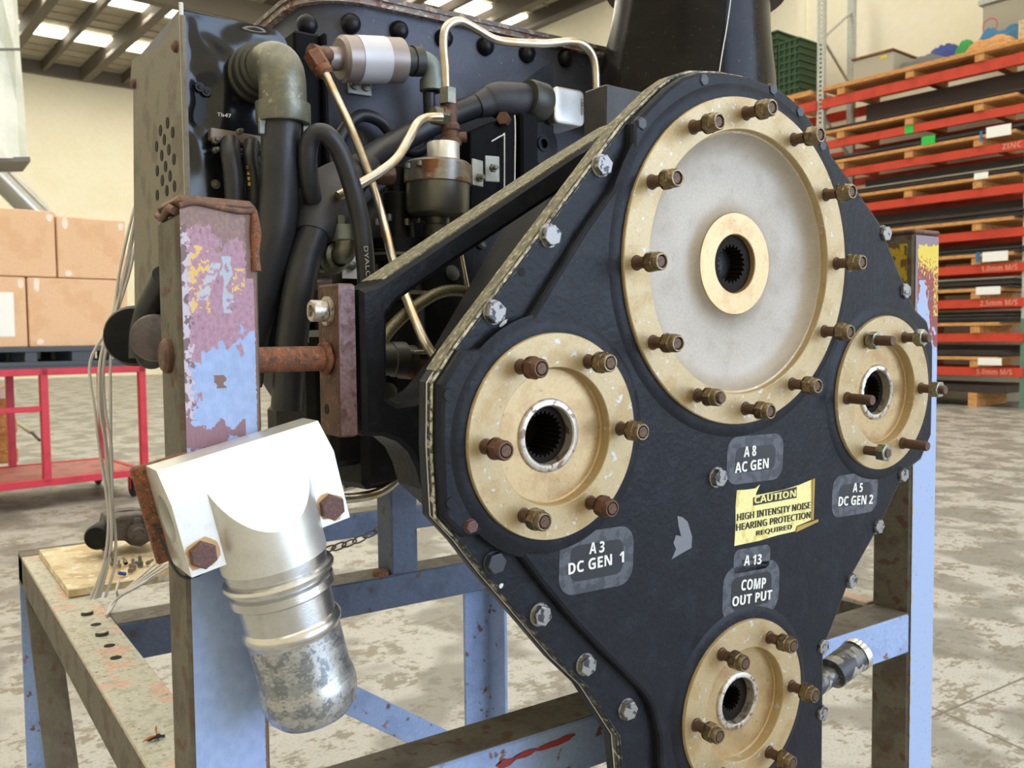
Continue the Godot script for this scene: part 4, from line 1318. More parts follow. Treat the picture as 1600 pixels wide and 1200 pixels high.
	mb.tube([xf * Vector3(-0.060, 0.03, -0.002), xf * Vector3(-0.058, -0.002, 0.02), xf * Vector3(-0.045, -0.012, 0.012), xf * Vector3(-0.03, -0.012, 0.0)], 0.0011, 6)
	single("thin_cable", mb, M.tyre, "thin black tie wire under the filter head", "wire")

# ---------------------------------------------------------------- the engine behind the gearbox
func plan_xf(y: float) -> Transform3D:   # an outline drawn in x and z, extruded upwards from y
	return Transform3D(Basis(Vector3(1, 0, 0), Vector3(0, 0, -1), Vector3(0, 1, 0)), Vector3(0, y, 0))
func engine() -> void:
	var zw := -0.50
	var top := az(760, 52, zw).y
	var t := thing("engine_casing", "dark blue-black engine plenum with a row of domed bolts under a worn gasket flange", "engine", Vector3(0.1, OY - 0.42, -0.75))
	var xl := az(468, 60, zw - 0.04).x
	var xr := az(1010, 60, zw).x + 0.25
	var plan := []
	for k in 9:
		var a := PI / 2 * k / 8
		plan.append(Vector2(xl + 0.07 - 0.07 * cos(a), -(zw - 0.07 + 0.07 * sin(a))))
	plan.append_array([Vector2(xr, -zw), Vector2(xr, 0.95), Vector2(xl, 0.95)])
	for k in plan.size():
		plan[k] = Vector2(plan[k].x, plan[k].y)
	var mb := MB.new()
	mb.prism(plan, 0.0, 0.36, plan_xf(top - 0.36), 0.0)
	part(t, "plenum_wall", mb, M.engine_wall)
	mb = MB.new()
	mb.prism(grow(plan, 0.010), 0.0, 0.007, plan_xf(top), 0.0)
	part(t, "lower_flange", mb, M.gasket)
	mb = MB.new()
	mb.prism(grow(plan, 0.013), 0.0, 0.006, plan_xf(top + 0.007), 0.001)
	part(t, "upper_flange", mb, M.flange_grey)
	mb = MB.new()
	mb.lathe([Vector2(0.0125, 0.0), Vector2(0.0120, 0.0055), Vector2(0.0095, 0.010), Vector2(0.0050, 0.0125), Vector2(0.0, 0.0130)], Transform3D.IDENTITY, 20)
	var dome := mb.mesh()
	for q in [[479, 40], [547, 38], [622, 49], [692, 61], [757, 73], [822, 85], [882, 92]]:
		put(t, "domed_bolt", dome, M.gloss_plain, look(Vector3(0, 0, 1), az(q[0], q[1], zw)))
	# lower black casing, drum-shaped, with ribs
	var cx := 0.03
	var cy := OY - 0.035
	mb = MB.new()
	mb.lathe([Vector2(0.0, 0.0), Vector2(0.15, 0.0), Vector2(0.195, 0.03), Vector2(0.205, 0.05), Vector2(0.205, 0.13), Vector2(0.218, 0.13), Vector2(0.218, 0.145), Vector2(0.205, 0.145), Vector2(0.20, 0.4), Vector2(0.0, 0.4)], look(Vector3(0, 0, -1), Vector3(cx, cy, -0.42)), 64)
	part(t, "turbine_drum", mb, M.engine_black)
	mb = MB.new()
	for k in 14:
		var a := TAU * k / 14
		mb.lathe([Vector2(0.006, 0.0), Vector2(0.006, 0.02), Vector2(0.0, 0.02)], look(Vector3(0, 0, 1), Vector3(cx + cos(a) * 0.211, cy + sin(a) * 0.211, -0.556)), 8)
	part(t, "drum_bolts", mb, M.connector_dark)
	mb = MB.new()
	mb.box(Vector3(0.34, 0.10, 0.36), Transform3D(Basis(), Vector3(0.03, OY - 0.20, -0.66)), 0.02)
	part(t, "sump", mb, M.engine_black)
	# black strip standing for the shade in the gap between control box and plenum
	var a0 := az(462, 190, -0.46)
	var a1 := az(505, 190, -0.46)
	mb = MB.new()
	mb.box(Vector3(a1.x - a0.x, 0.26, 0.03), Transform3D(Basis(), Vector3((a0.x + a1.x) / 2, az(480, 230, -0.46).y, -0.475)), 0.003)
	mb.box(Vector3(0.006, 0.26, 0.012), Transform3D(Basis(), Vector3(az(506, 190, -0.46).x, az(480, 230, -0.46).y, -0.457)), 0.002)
	part(t, "gap_shade_strip", mb, M.matt_black)
	# the dark stack of accessories seen through the bracket: flanged cylinders and small studs
	var c := az(622, 400, -0.40)
	mb = MB.new()
	mb.lathe([Vector2(0.030, -0.11), Vector2(0.030, -0.052), Vector2(0.040, -0.050), Vector2(0.040, -0.042), Vector2(0.026, -0.040), Vector2(0.026, -0.010), Vector2(0.043, -0.008), Vector2(0.043, 0.004), Vector2(0.034, 0.006), Vector2(0.034, 0.018), Vector2(0.020, 0.020), Vector2(0.018, 0.070), Vector2(0.013, 0.072), Vector2(0.013, 0.10), Vector2(0.0, 0.10)], Transform3D(Basis(), c), 32)
	part(t, "accessory_drive", mb, M.engine_black)
	mb = MB.new()
	mb.lathe([Vector2(0.0405, -0.0455), Vector2(0.0405, -0.0415), Vector2(0.0265, -0.0400)], Transform3D(Basis(), c), 32)
	mb.lathe([Vector2(0.0435, -0.002), Vector2(0.0435, 0.001)], Transform3D(Basis(), c), 32)
	part(t, "bright_rim", mb, M.connector)
	for k in 5:
		var s := az([588, 608, 636, 655, 640][k], [352, 345, 352, 348, 442][k], -0.375)
		mb = MB.new()
		mb.lathe([Vector2(0.0035, 0.0), Vector2(0.0035, 0.007), Vector2(0.0, 0.008)], Transform3D(Basis(), s), 8)
		part(t, "stud_end", mb, M.connector)
	for q in [[520, 620, 0.055, 0.16], [480, 610, 0.045, 0.10], [570, 700, 0.06, 0.09]]:
		var e := az(q[0], q[1], -0.48)
		mb = MB.new()
		mb.box(Vector3(q[2], q[3], 0.08), Transform3D(Basis(Vector3.UP, 0.2), e), 0.008)
		part(t, "black_housing", mb, M.engine_black)
	for q in [[700, 430, 0.010], [735, 470, 0.006], [745, 385, 0.007], [850, 335, 0.006], [805, 345, 0.005], [600, 615, 0.012], [625, 655, 0.010]]:
		mb = MB.new()
		mb.lathe([Vector2(q[2], 0.0), Vector2(q[2], 0.012), Vector2(q[2] * 0.6, 0.014), Vector2(0.0, 0.014)], look(Vector3(0, 0.2, 1), az(q[0], q[1], -0.43)), 10)
		part(t, "pipe_stub", mb, M.connector_dark)
	# relay on its black bracket, with its plug
	t = thing("relay", "silver relay can on a black bracket beside the bracket arm", "relay", az(890, 200, -0.44))
	var r0 := az(866, 166, -0.40)
	var r1 := az(914, 166, -0.40)
	var ry := (az(890, 138, -0.40).y - az(890, 195, -0.40).y)
	mb = MB.new()
	mb.prism(round_rect(r1.x - r0.x, ry, 0.008), -0.05, 0.0, Transform3D(Basis(), Vector3((r0.x + r1.x) / 2, az(890, 166, -0.40).y, -0.40)), 0.003)
	part(t, "can", mb, M.alu_matt)
	lettering(t, "lettering", "LEACH", M.trim_grey, Transform3D(Basis(Vector3(0, 0, 1), -PI / 2), az(909, 167, -0.3995) + Vector3(0, 0, 0.0006)), 0.020, 0.0030, false)
	mb = MB.new()
	var bp := []
	for q in [[862, 97], [866, 103], [866, 215], [818, 215], [812, 190], [816, 130], [838, 112]]:
		var P := az(q[0], q[1], -0.415)
		bp.append(Vector2(P.x, P.y))
	mb.prism(bp, -0.42, -0.4165)
	part(t, "bracket", mb, M.engine_black)
	mb = MB.new()
	mb.lathe([Vector2(0.0, 0.030), Vector2(0.023, 0.030), Vector2(0.0245, 0.026), Vector2(0.0245, 0.004), Vector2(0.022, 0.0)], look(Vector3(-1, 0.05, 0.1), az(850, 162, -0.405)), 28)
	part(t, "plug_nut", mb, M.connector_dark)
	# ignition box: black sheet cover with a pressed channel and a mounting ear
	t = thing("ignition_box", "black sheet metal box with pale worn edges behind the strut", "box", az(790, 300, -0.42))
	var i0 := az(742, 250, -0.40)
	var i1 := az(804, 250, -0.40)
	mb = MB.new()
	var sl := []
	for q in [[735, 206], [800, 179], [806, 182], [806, 330], [735, 330]]:
		var P := az(q[0], q[1], -0.395)
		sl.append(Vector2(P.x, P.y))
	mb.prism(sl, -0.47, -0.395, Transform3D.IDENTITY, 0.002)
	part(t, "cover", mb, M.matt_black)
	mb = MB.new()
	mb.box(Vector3(az(831, 250, -0.385).x - az(804, 250, -0.385).x, 0.11, 0.03), Transform3D(Basis(), az(818, 250, -0.400)), 0.003)
	part(t, "channel", mb, M.matt_black)
	mb = MB.new()
	mb.tube([az(768, 221, -0.389), az(786, 211, -0.389), az(788, 216, -0.389), az(788, 300, -0.389)], 0.0009, 6, 3)
	mb.tube([az(804, 180, -0.384), az(805, 205, -0.384), az(804, 300, -0.384)], 0.0009, 6, 3)
	part(t, "worn_edge", mb, M.white_edge)
	mb = MB.new()
	mb.lathe([Vector2(0.026, -0.012), Vector2(0.026, 0.0), Vector2(0.010, 0.001), Vector2(0.010, 0.003), Vector2(0.006, 0.003), Vector2(0.006, -0.004), Vector2(0, -0.004)], look(Vector3(0.1, 0, 1), az(848, 225, -0.41)), 24)
	part(t, "mounting_ear", mb, M.engine_black)
	mb = MB.new()
	mb.prism(hexagon(0.0085), 0.0, 0.010, face_to(Vector3(-0.75, 0.05, 0.6), az(789, 188, -0.392)), 0.001)
	part(t, "rusty_nut", mb, M.nut_rust)
	control_box()
	# exhaust duct that rises behind the gearbox
	t = thing("exhaust_duct", "large glossy black duct rising behind the top of the gearbox", "duct", az(1065, 160, -0.36))
	mb = MB.new()
	var zd := -0.36
	var d0 := az(1066, 200, zd)
	var du := az(1078, 40, zd)
	var d2 := az(1088, -120, zd)
	mb.tube([d0, (d0 + du) / 2, du, d2], [0.128, 0.118, 0.106, 0.098], 64, 10)
	part(t, "pipe", mb, M.duct)
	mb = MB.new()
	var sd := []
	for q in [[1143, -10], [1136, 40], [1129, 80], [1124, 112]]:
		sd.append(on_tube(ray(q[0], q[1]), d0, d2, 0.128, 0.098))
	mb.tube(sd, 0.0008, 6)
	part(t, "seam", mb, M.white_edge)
	mb = MB.new()
	mb.lathe([Vector2(0.100, -0.006), Vector2(0.122, -0.005), Vector2(0.125, 0.0), Vector2(0.122, 0.005), Vector2(0.100, 0.006)], look(d2 - d0, az(1086, -14, zd)), 48)
	part(t, "flange_ring", mb, M.duct)

func on_tube(d: Vector3, a: Vector3, b: Vector3, ra: float, rb: float) -> Vector3:   # where a sight line first meets a tapered pipe
	var s := 0.5
	while s < 3.0:
		var p := EYE + d * s
		var f := clampf((p - a).dot(b - a) / (b - a).length_squared(), 0, 1)
		if p.distance_to(a.lerp(b, f)) < lerpf(ra, rb, f):
			return p
		s += 0.001
	return EYE + d

func grow(poly: Array, d: float) -> Array:
	var q := poly.duplicate()
	if Geometry2D.is_polygon_clockwise(PackedVector2Array(q)):
		q.reverse()
	return MB.inset(q, -d)

func control_box() -> void:
	var zb := -0.38
	var xl := az(291, 200, zb).x
	var xr := az(455, 200, zb).x
	var top := az(370, 32, zb).y
	var bot := az(300, 545, zb).y
	var t := thing("control_box", "dented glossy black control box with a perforated beige side panel behind the left post", "box", Vector3((xl + xr) / 2, bot, zb - 0.1))
	var mb := MB.new()
	var w := xr - xl
	var poly := []
	for q in [[0, 0], [w, 0]]:
		poly.append(Vector2(xl + q[0], bot + q[1]))
	for k in 6:
		var a := PI / 2 * k / 5
		poly.append(Vector2(xr - 0.022 + 0.022 * cos(a), top - 0.022 + 0.022 * sin(a)))
	poly.append(Vector2(xl, top + 0.004))
	mb.prism(poly, zb - 0.22, zb - 0.003, Transform3D.IDENTITY, 0.003)
	part(t, "shell", mb, M.gloss_plain)
	mb = MB.new()   # the front sheet, pushed in and out by knocks
	var nx := 40
	var ny := 110
	var f1 := FastNoiseLite.new()
	f1.seed = 9
	f1.frequency = 13.0
	f1.fractal_octaves = 2
	var gp2 := []
	for j in ny + 1:
		for i in nx + 1:
			var x := lerpf(xl + 0.0015, xr - 0.0015, float(i) / nx)
			var lim := top - 0.0005
			if x > xr - 0.022:
				lim = top - 0.022 + sqrt(maxf(0.0, 0.022 * 0.022 - (x - xr + 0.022) * (x - xr + 0.022)))
			var y := lerpf(bot, lim, float(j) / ny)
			var mid := smoothstep(0.0, 0.012, x - xl) * smoothstep(0.0, 0.012, xr - x) * smoothstep(0.0, 0.012, lim - y)
			var deep := smoothstep(0.19, 0.06, lim - y) * 0.0066 + 0.0008
			gp2.append(Vector3(x, y, zb - 0.0012 + f1.get_noise_2d(x, y) * deep * mid))
	var gn := []
	for j in ny + 1:
		for i in nx + 1:
			var dx: Vector3 = gp2[j * (nx + 1) + mini(i + 1, nx)] - gp2[j * (nx + 1) + maxi(i - 1, 0)]
			var dy: Vector3 = gp2[mini(j + 1, ny) * (nx + 1) + i] - gp2[maxi(j - 1, 0) * (nx + 1) + i]
			gn.append(dx.cross(dy).normalized())
	for j in ny:
		for i in nx:
			var k := j * (nx + 1) + i
			mb.tri(gp2[k], gp2[k + 1], gp2[k + nx + 2], gn[k], gn[k + 1], gn[k + nx + 2])
			mb.tri(gp2[k], gp2[k + nx + 2], gp2[k + nx + 1], gn[k], gn[k + nx + 2], gn[k + nx + 1])
	part(t, "front_cover", mb, M.gloss_black)
	# side panel with a stepped top, drawn in z and y
	var sp := []
	for q in [[284, 23], [277, 24], [268, 36], [259, 58], [247, 72], [222, 83], [206, 94], [204, 122], [208, 140], [209, 300], [211, 545], [222, 560], [298, 520]]:
		var P := ax(q[0], q[1], xl - 0.004)
		sp.append(Vector2(-P.z, P.y))
	var side := Transform3D(Basis(Vector3(0, 0, -1), Vector3.UP, Vector3(1, 0, 0)), Vector3(xl - 0.004, 0, 0))
	mb = MB.new()
	mb.prism(sp, -0.0, 0.0035, side)
	var pan := part(t, "side_panel", mb, M.beige)
	mb = MB.new()
	mb.tube([Vector3(xl - 0.002, top + 0.006, zb + 0.002), Vector3(xl - 0.002, (top + bot) / 2, zb + 0.002), Vector3(xl - 0.002, bot, zb + 0.002)], 0.0022, 8, 4)
	part(pan, "worn_edge", mb, M.white_edge)
	for q in [[262, 192], [270, 207], [251, 204], [257, 218], [245, 229], [264, 234], [253, 243], [272, 249], [259, 260], [246, 267], [266, 275], [254, 282], [273, 291], [261, 298], [246, 305]]:
		mb = MB.new()
		mb.lathe([Vector2(0.0, 0.0006), Vector2(0.0058, 0.0006), Vector2(0.0058, 0.0)], look(Vector3(-1, 0, 0), ax(q[0], q[1], xl - 0.004)), 16)
		part(pan, "vent_hole", mb, M.hole)
	for q in [[276, 73], [211, 131]]:
		mb = MB.new()
		mb.lathe([Vector2(0.006, 0.0), Vector2(0.0055, 0.003), Vector2(0.003, 0.005), Vector2(0.0, 0.0055)], look(Vector3(-1, 0, 0), ax(q[0], q[1], xl - 0.004)), 16)
		part(pan, "screw", mb, M.rust_bolt)
	# front fittings
	for q in [[337, 288], [371, 84], [368, 155], [312, 136], [322, 143]]:
		mb = MB.new()
		mb.lathe([Vector2(0.0048, 0.0), Vector2(0.0046, 0.0012), Vector2(0.0025, 0.0012), Vector2(0.0025, 0.0025), Vector2(0.0, 0.0028)], look(Vector3(0, 0, 1), az(q[0], q[1], zb)), 16)
		part(t, "screw", mb, M.connector if q[1] in [288, 84] else M.gloss_plain)
	lettering(t, "lettering", "J5", M.white_ink, Transform3D(Basis(), az(346, 106, zb) + Vector3(0, 0, 0.0008)), 0.0065, 0.0036)
	lettering(t, "lettering", "TB47", M.white_ink, Transform3D(Basis(), az(350, 180, zb) + Vector3(0, 0, 0.0008)), 0.0135, 0.0036)
	# terminal block
	t = thing("terminal_block", "rust-stained terminal block with bolted cable lugs on the black control box", "terminal block", az(370, 240, zb + 0.006))
	mb = MB.new()
	var b0 := az(327, 200, zb + 0.007)
	var b1 := az(412, 238, zb + 0.007)
	mb.box(Vector3(b1.x - b0.x, (b0.y - b1.y) * 0.62, 0.012), Transform3D(Basis(Vector3(0, 0, 1), -0.05), Vector3((b0.x + b1.x) / 2, b0.y * 0.6 + b1.y * 0.4, zb + 0.0065)), 0.001)
	part(t, "base", mb, M.tan_metal)
	for q in [[338, 218, 0.0038], [360, 220, 0.006], [394, 222, 0.006], [375, 205, 0.003], [338, 234, 0.003], [374, 236, 0.003], [407, 238, 0.003]]:
		mb = MB.new()
		var f := look(Vector3(0, 0, 1), az(q[0], q[1], zb + 0.016) - Vector3(0, 0, 0.003))
		var r: float = q[2]
		mb.lathe([Vector2(r, -0.003), Vector2(r, 0.003), Vector2(r * 0.6, 0.0034), Vector2(r * 0.6, 0.010), Vector2(0.0, 0.0105)], f, 12)
		part(t, "terminal_stud", mb, M.connector)

# ---------------------------------------------------------------- pipes, cables and sensors
func cable(called: String, path: Array, r, m: Material, label: String, category: String, seg := 16) -> MeshInstance3D:
	var pts := []
	for q in path:
		pts.append(az(q[0], q[1], q[2]))
	var mb := MB.new()
	mb.tube(pts, r, seg, 8)
	return single(called, mb, m, label, category)
func run(parent: Node3D, called: String, path: Array, r, m: Material, seg := 16) -> void:
	var pts := []
	for q in path:
		pts.append(az(q[0], q[1], q[2]))
	var mb := MB.new()
	mb.tube(pts, r, seg, 8)
	part(parent, called, mb, m)
func pipework() -> void:
	# elbow connector on the control box
	var zb := -0.38
	var c := az(398, 118, zb)
	var t := thing("elbow_connector", "large worn metal elbow connector on the black control box", "connector", c)
	var mb := MB.new()
	mb.lathe([Vector2(0.029, 0.0), Vector2(0.029, 0.006), Vector2(0.0265, 0.008), Vector2(0.0265, 0.012), Vector2(0.0275, 0.014), Vector2(0.0275, 0.022), Vector2(0.0245, 0.024), Vector2(0.0245, 0.031), Vector2(0.021, 0.033)], look(Vector3(0, 0, 1), c), 40)
	part(t, "coupling_ring", mb, M.connector_dark)
	mb = MB.new()
	var e := c + Vector3(0.002, 0, 0.028)
	mb.tube([e, e + Vector3(0, -0.001, 0.018), e + Vector3(0.001, -0.006, 0.031), e + Vector3(0.001, -0.017, 0.0395), e + Vector3(0.001, -0.033, 0.041), e + Vector3(0.001, -0.048, 0.041)], 0.0222, 32, 6)
	part(t, "elbow", mb, M.connector)
	var k := e + Vector3(0.001, -0.046, 0.041)
	mb = MB.new()
	mb.lathe([Vector2(0.0222, 0.004), Vector2(0.0258, 0.003), Vector2(0.0258, -0.014), Vector2(0.0250, -0.0155), Vector2(0.018, -0.0155)], Transform3D(Basis(), k), 32)
	part(t, "clamp_collar", mb, M.connector)
	for s in [-1.0, 1.0]:
		mb = MB.new()
		mb.box(Vector3(0.009, 0.016, 0.003), Transform3D(Basis(), k + Vector3(s * 0.0215, -0.021, 0.004)), 0.001)
		part(t, "clamp_lug", mb, M.connector)
	var zc := k.z
	cable("cable", [[440, 190, zc], [438, 240, zc], [437, 300, zc - 0.005], [430, 370, zc - 0.01], [412, 440, zc - 0.02], [392, 520, zc - 0.03], [380, 600, zc - 0.04]], 0.0185, M.rubber, "thick black cable hanging from the elbow connector behind the left post", "cable", 24)
	t = thing("cable_harness", "branching grey rubber cable with a moulded boot leading to the relay plug", "cable", az(505, 330, -0.33))
	run(t, "cable", [[497, 345, -0.31], [478, 400, -0.31], [466, 460, -0.31], [455, 540, -0.315], [448, 640, -0.32]], 0.0155, M.rubber, 20)
	run(t, "branch_boot", [[575, 258, -0.40], [545, 278, -0.37], [522, 300, -0.35], [505, 325, -0.33], [494, 350, -0.315], [489, 368, -0.31]], [0.015, 0.022, 0.029, 0.029, 0.022, 0.0175], M.boot, 24)
	run(t, "cable", [[545, 275, -0.375], [590, 240, -0.41], [640, 212, -0.43], [700, 182, -0.43], [752, 163, -0.42]], 0.0145, M.rubber, 20)
	run(t, "plug_boot", [[745, 166, -0.42], [762, 160, -0.418], [778, 157, -0.415], [826, 160, -0.41]], [0.0145, 0.018, 0.0225, 0.0230], M.boot, 24)
	var hose := cable("hose", [[496, 338, -0.325], [487, 305, -0.305], [481, 258, -0.295], [483, 225, -0.29], [494, 209, -0.285], [512, 212, -0.28], [532, 240, -0.28], [551, 295, -0.28], [564, 350, -0.28], [571, 410, -0.28], [573, 470, -0.285], [570, 560, -0.30]], 0.0092, M.rubber, "thin grey rubber hose arching over the boot, lettered along its side", "hose", 16)
	var hd := (az(575, 445, -0.2815) - az(570, 385, -0.28)).normalized()
	lettering(hose, "lettering", "DYALCO", M.hose_print, Transform3D(Basis(hd, Vector3(0, 0, 1).cross(hd).normalized(), Vector3(0, 0, 1)), az(574, 414, -0.28 + 0.0094)), 0.036, 0.0042, false)
	cable("cable", [[360, 222, zb + 0.02], [361, 245, zb + 0.03], [366, 290, zb + 0.03], [370, 380, zb + 0.02]], 0.0095, M.rubber, "black cable bolted to the outer lug of the terminal block", "cable", 14)
	var marked := cable("cable", [[394, 224, zb + 0.02], [391, 250, zb + 0.028], [397, 290, zb + 0.028], [400, 380, zb + 0.02]], 0.0080, M.rubber, "black cable bolted to the inner lug of the terminal block, orange marked", "cable", 14)
	for n in 4:
		mb = MB.new()
		mb.box(Vector3(0.0026, 0.0034, 0.0008), Transform3D(Basis(), az(387 + n * 0.8, 262 + n * 8.5, zb + 0.028 + 0.0078)))
		part(marked, "orange_mark", mb, M.yellow_coat)
	cable("cable", [[528, 262, -0.47], [532, 215, -0.475], [560, 182, -0.475], [592, 188, -0.475], [615, 212, -0.475], [640, 236, -0.47], [664, 228, -0.465], [671, 190, -0.46], [670, 145, -0.455]], 0.0078, M.rubber, "looped grey cable on the plenum wall below the white sensor", "cable", 14)
	cable("cable", [[258, 432, -0.43], [248, 452, -0.45], [233, 480, -0.48], [222, 520, -0.49], [221, 560, -0.49]], 0.0130, M.rubber, "black cable sagging from the back of the control box", "cable", 16)
	cable("cable", [[217, 545, -0.47], [226, 565, -0.47], [245, 566, -0.46], [262, 545, -0.45]], 0.0060, M.rubber, "short black cable loop under the round plugs left of the post", "cable", 12)
	for q in [[215, 525, 0.033], [246, 528, 0.024]]:
		mb = MB.new()
		var f := look(Vector3(-0.5, 0, 1), az(q[0], q[1], -0.52 if q[0] < 230 else -0.43))
		var r: float = q[2]
		mb.lathe([Vector2(0, -0.03), Vector2(r, -0.03), Vector2(r, 0.012), Vector2(r * 0.9, 0.020), Vector2(r * 0.55, 0.023), Vector2(0, 0.023)], f, 28)
		single("round_plug", mb, M.engine_black if q[0] < 230 else M.motor, "big round black plug left of the post below the control box" if q[0] < 230 else "smaller grey round plug beside the left post", "plug")
	# steel pipes
	cable("fuel_pipe", [[503, 104, -0.40], [520, 140, -0.385], [551, 207, -0.36], [580, 282, -0.342], [600, 350, -0.32], [615, 410, -0.295], [640, 478, -0.25], [662, 530, -0.22], [678, 556, -0.21]], 0.0046, M.steel_tube, "long straw-coloured steel pipe running down behind the strut", "pipe", 14)
	cable("fuel_pipe", [[690, 183, -0.345], [668, 184, -0.345], [652, 193, -0.335], [638, 218, -0.325], [620, 247, -0.318], [592, 270, -0.31], [560, 289, -0.303], [528, 307, -0.300]], 0.0050, M.steel_tube, "bent steel pipe curving left from the rusty tee", "pipe", 14)
	cable("fuel_pipe", [[697, 152, -0.36], [696, 110, -0.36], [693, 68, -0.36], [696, 46, -0.36], [707, 35, -0.36], [722, 34, -0.36], [745, 46, -0.36], [772, 61, -0.36], [800, 66, -0.36], [850, 68, -0.36], [890, 65, -0.36], [912, 70, -0.36], [926, 87, -0.36], [931, 112, -0.36], [932, 160, -0.36]], 0.0049, M.steel_tube, "polished steel pipe looping up from the rusty tee and over to the block", "pipe", 14)
	cable("braided_hose", [[590, 560, -0.24], [602, 525, -0.25], [635, 490, -0.26], [680, 460, -0.27], [715, 454, -0.28], [742, 462, -0.285]], 0.0062, M.braid, "braided steel hose curving behind the gearbox flange", "hose", 14)
	cable("return_pipe", [[530, 779, -0.45], [560, 777, -0.45], [595, 768, -0.45], [622, 746, -0.45], [636, 716, -0.45], [640, 690, -0.46]], 0.0060, M.steel_tube, "dull steel pipe looping under the engine behind the filter", "pipe", 14)
	cable("return_pipe", [[536, 762, -0.52], [570, 752, -0.52], [610, 740, -0.53], [650, 725, -0.53]], 0.0052, M.steel_tube, "yellowish straight pipe end under the engine", "pipe", 12)
	cable("thin_pipe", [[478, 470, -0.34], [478, 500, -0.34], [478, 535, -0.34]], 0.0030, M.steel_tube, "short thin bright pipe below the rusty hex fitting", "pipe", 10)
	cable("thin_pipe", [[715, 370, -0.38], [722, 410, -0.38], [731, 455, -0.38]], 0.0032, M.steel_tube, "thin dull pipe in the shade behind the strut", "pipe", 10)
	# white banded sensor with its elbow plug
	var s0 := az(530, 92, -0.455)
	var s1 := az(625, 95, -0.455)
	var d := (s1 - s0).normalized()
	t = thing("pressure_sensor", "taupe cylinder sensor with a white band and an elbow plug on the plenum wall", "sensor", (s0 + s1) / 2)
	var ln := s0.distance_to(s1)
	var f := look(d, s0)
	mb = MB.new()
	mb.lathe([Vector2(0.0, 0.0), Vector2(0.0225, 0.0), Vector2(0.0265, 0.004), Vector2(0.0265, ln), Vector2(0.0, ln)], f, 40)
	part(t, "body", mb, M.taupe)
	mb = MB.new()
	mb.lathe([Vector2(0.0266, ln * 0.26), Vector2(0.0272, ln * 0.26), Vector2(0.0272, ln * 0.72), Vector2(0.0266, ln * 0.72)], f, 40)
	part(t, "white_band", mb, M.tape)
	mb = MB.new()
	mb.lathe([Vector2(0.0135, 0.0), Vector2(0.0135, -0.016), Vector2(0.0, -0.016)], f, 24)
	part(t, "neck", mb, M.taupe)
	mb = MB.new()
	mb.prism(hexagon(0.0145), 0.0, 0.009, face_to(-d, s0 - d * 0.014), 0.001)
	part(t, "hex_nut", mb, M.connector_dark)
	mb = MB.new()
	mb.lathe([Vector2(0.0175, ln), Vector2(0.0175, ln + 0.012), Vector2(0.0165, ln + 0.012), Vector2(0.0165, ln + 0.016), Vector2(0.0180, ln + 0.016), Vector2(0.0180, ln + 0.028), Vector2(0.0145, ln + 0.030)], f, 32)
	part(t, "knurled_plug", mb, M.connector_dark)
	mb = MB.new()
	var q0 := s0 + d * (ln + 0.026)
	mb.tube([q0, q0 + Vector3(0.008, 0, 0.002), q0 + Vector3(0.0145, -0.005, 0.003), q0 + Vector3(0.0165, -0.013, 0.003), q0 + Vector3(0.0165, -0.026, 0.003)], 0.0125, 24, 5)
	mb.lathe([Vector2(0.0125, 0.0), Vector2(0.0160, -0.001), Vector2(0.0160, -0.014), Vector2(0.0120, -0.015)], Transform3D(Basis(), q0 + Vector3(0.0165, -0.020, 0.003)), 8)
	part(t, "elbow", mb, M.elbow_grey)
	mb = MB.new()
	var mp := az(562, 136, -0.497)
	mb.box(Vector3(0.031, 0.019, 0.003), Transform3D(Basis(), mp), 0.0008)
	part(t, "mounting_tab", mb, M.galv)
	for s in [-1.0, 1.0]:
		mb = MB.new()
		mb.lathe([Vector2(0.0062, 0.0), Vector2(0.0055, 0.003), Vector2(0.0, 0.0042)], look(Vector3(0, 0, 1), mp + Vector3(s * 0.0075, 0.001, 0.0015)), 16)
		part(t, "slotted_screw", mb, M.connector)
	# rusty elbow fitting at the head of the long pipe
	t = thing("pipe_fitting", "rust-brown flared elbow fitting at the head of the long steel pipe", "fitting", az(492, 100, -0.41))
	mb = MB.new()
	mb.tube([az(512, 86, -0.43), az(498, 84, -0.42), az(486, 80, -0.415)], 0.0085, 16, 4)
	part(t, "body", mb, M.rust_brown)
	mb = MB.new()
	var fd := (az(505, 108, -0.40) - az(486, 78, -0.41)).normalized()
	mb.prism(hexagon(0.0112), 0.0, 0.019, face_to(fd, az(488, 84, -0.408)), 0.0012)
	mb.lathe([Vector2(0.0100, 0.019), Vector2(0.0100, 0.026), Vector2(0.0065, 0.029)], look(fd, az(488, 84, -0.408)), 18)
	part(t, "flare_nut", mb, M.rust)
	# pressure switch with its tee
	var zs := -0.36
	var pc := az(684, 288, zs)
	t = thing("pressure_switch", "round metal pressure switch with a bright cap and rust stains under a rusty tee", "switch", pc - Vector3(0, 0.06, 0))
	var px := Transform3D(Basis(Vector3(0, 0, 1), -0.02), pc)
	mb = MB.new()
	mb.lathe([Vector2(0.0, 0.024), Vector2(0.034, 0.024), Vector2(0.0378, 0.021), Vector2(0.0382, 0.0), Vector2(0.0365, -0.001)], px, 48)
	part(t, "clamp_band", mb, M.band_rust)
	mb = MB.new()
	mb.lathe([Vector2(0.0362, -0.001), Vector2(0.0358, -0.028), Vector2(0.0335, -0.034), Vector2(0.027, -0.0375), Vector2(0.014, -0.038), Vector2(0.0135, -0.046), Vector2(0.0125, -0.048)], px, 48)
	part(t, "lower_can", mb, M.can_grey)
	mb = MB.new()
	mb.lathe([Vector2(0.0125, -0.045), Vector2(0.0165, -0.047), Vector2(0.0170, -0.060), Vector2(0.0150, -0.062), Vector2(0.0140, -0.082), Vector2(0.0, -0.082)], px, 32)
	part(t, "knurled_nut", mb, M.connector_dark)
	var cc := az(693, 258, zs)
	mb = MB.new()
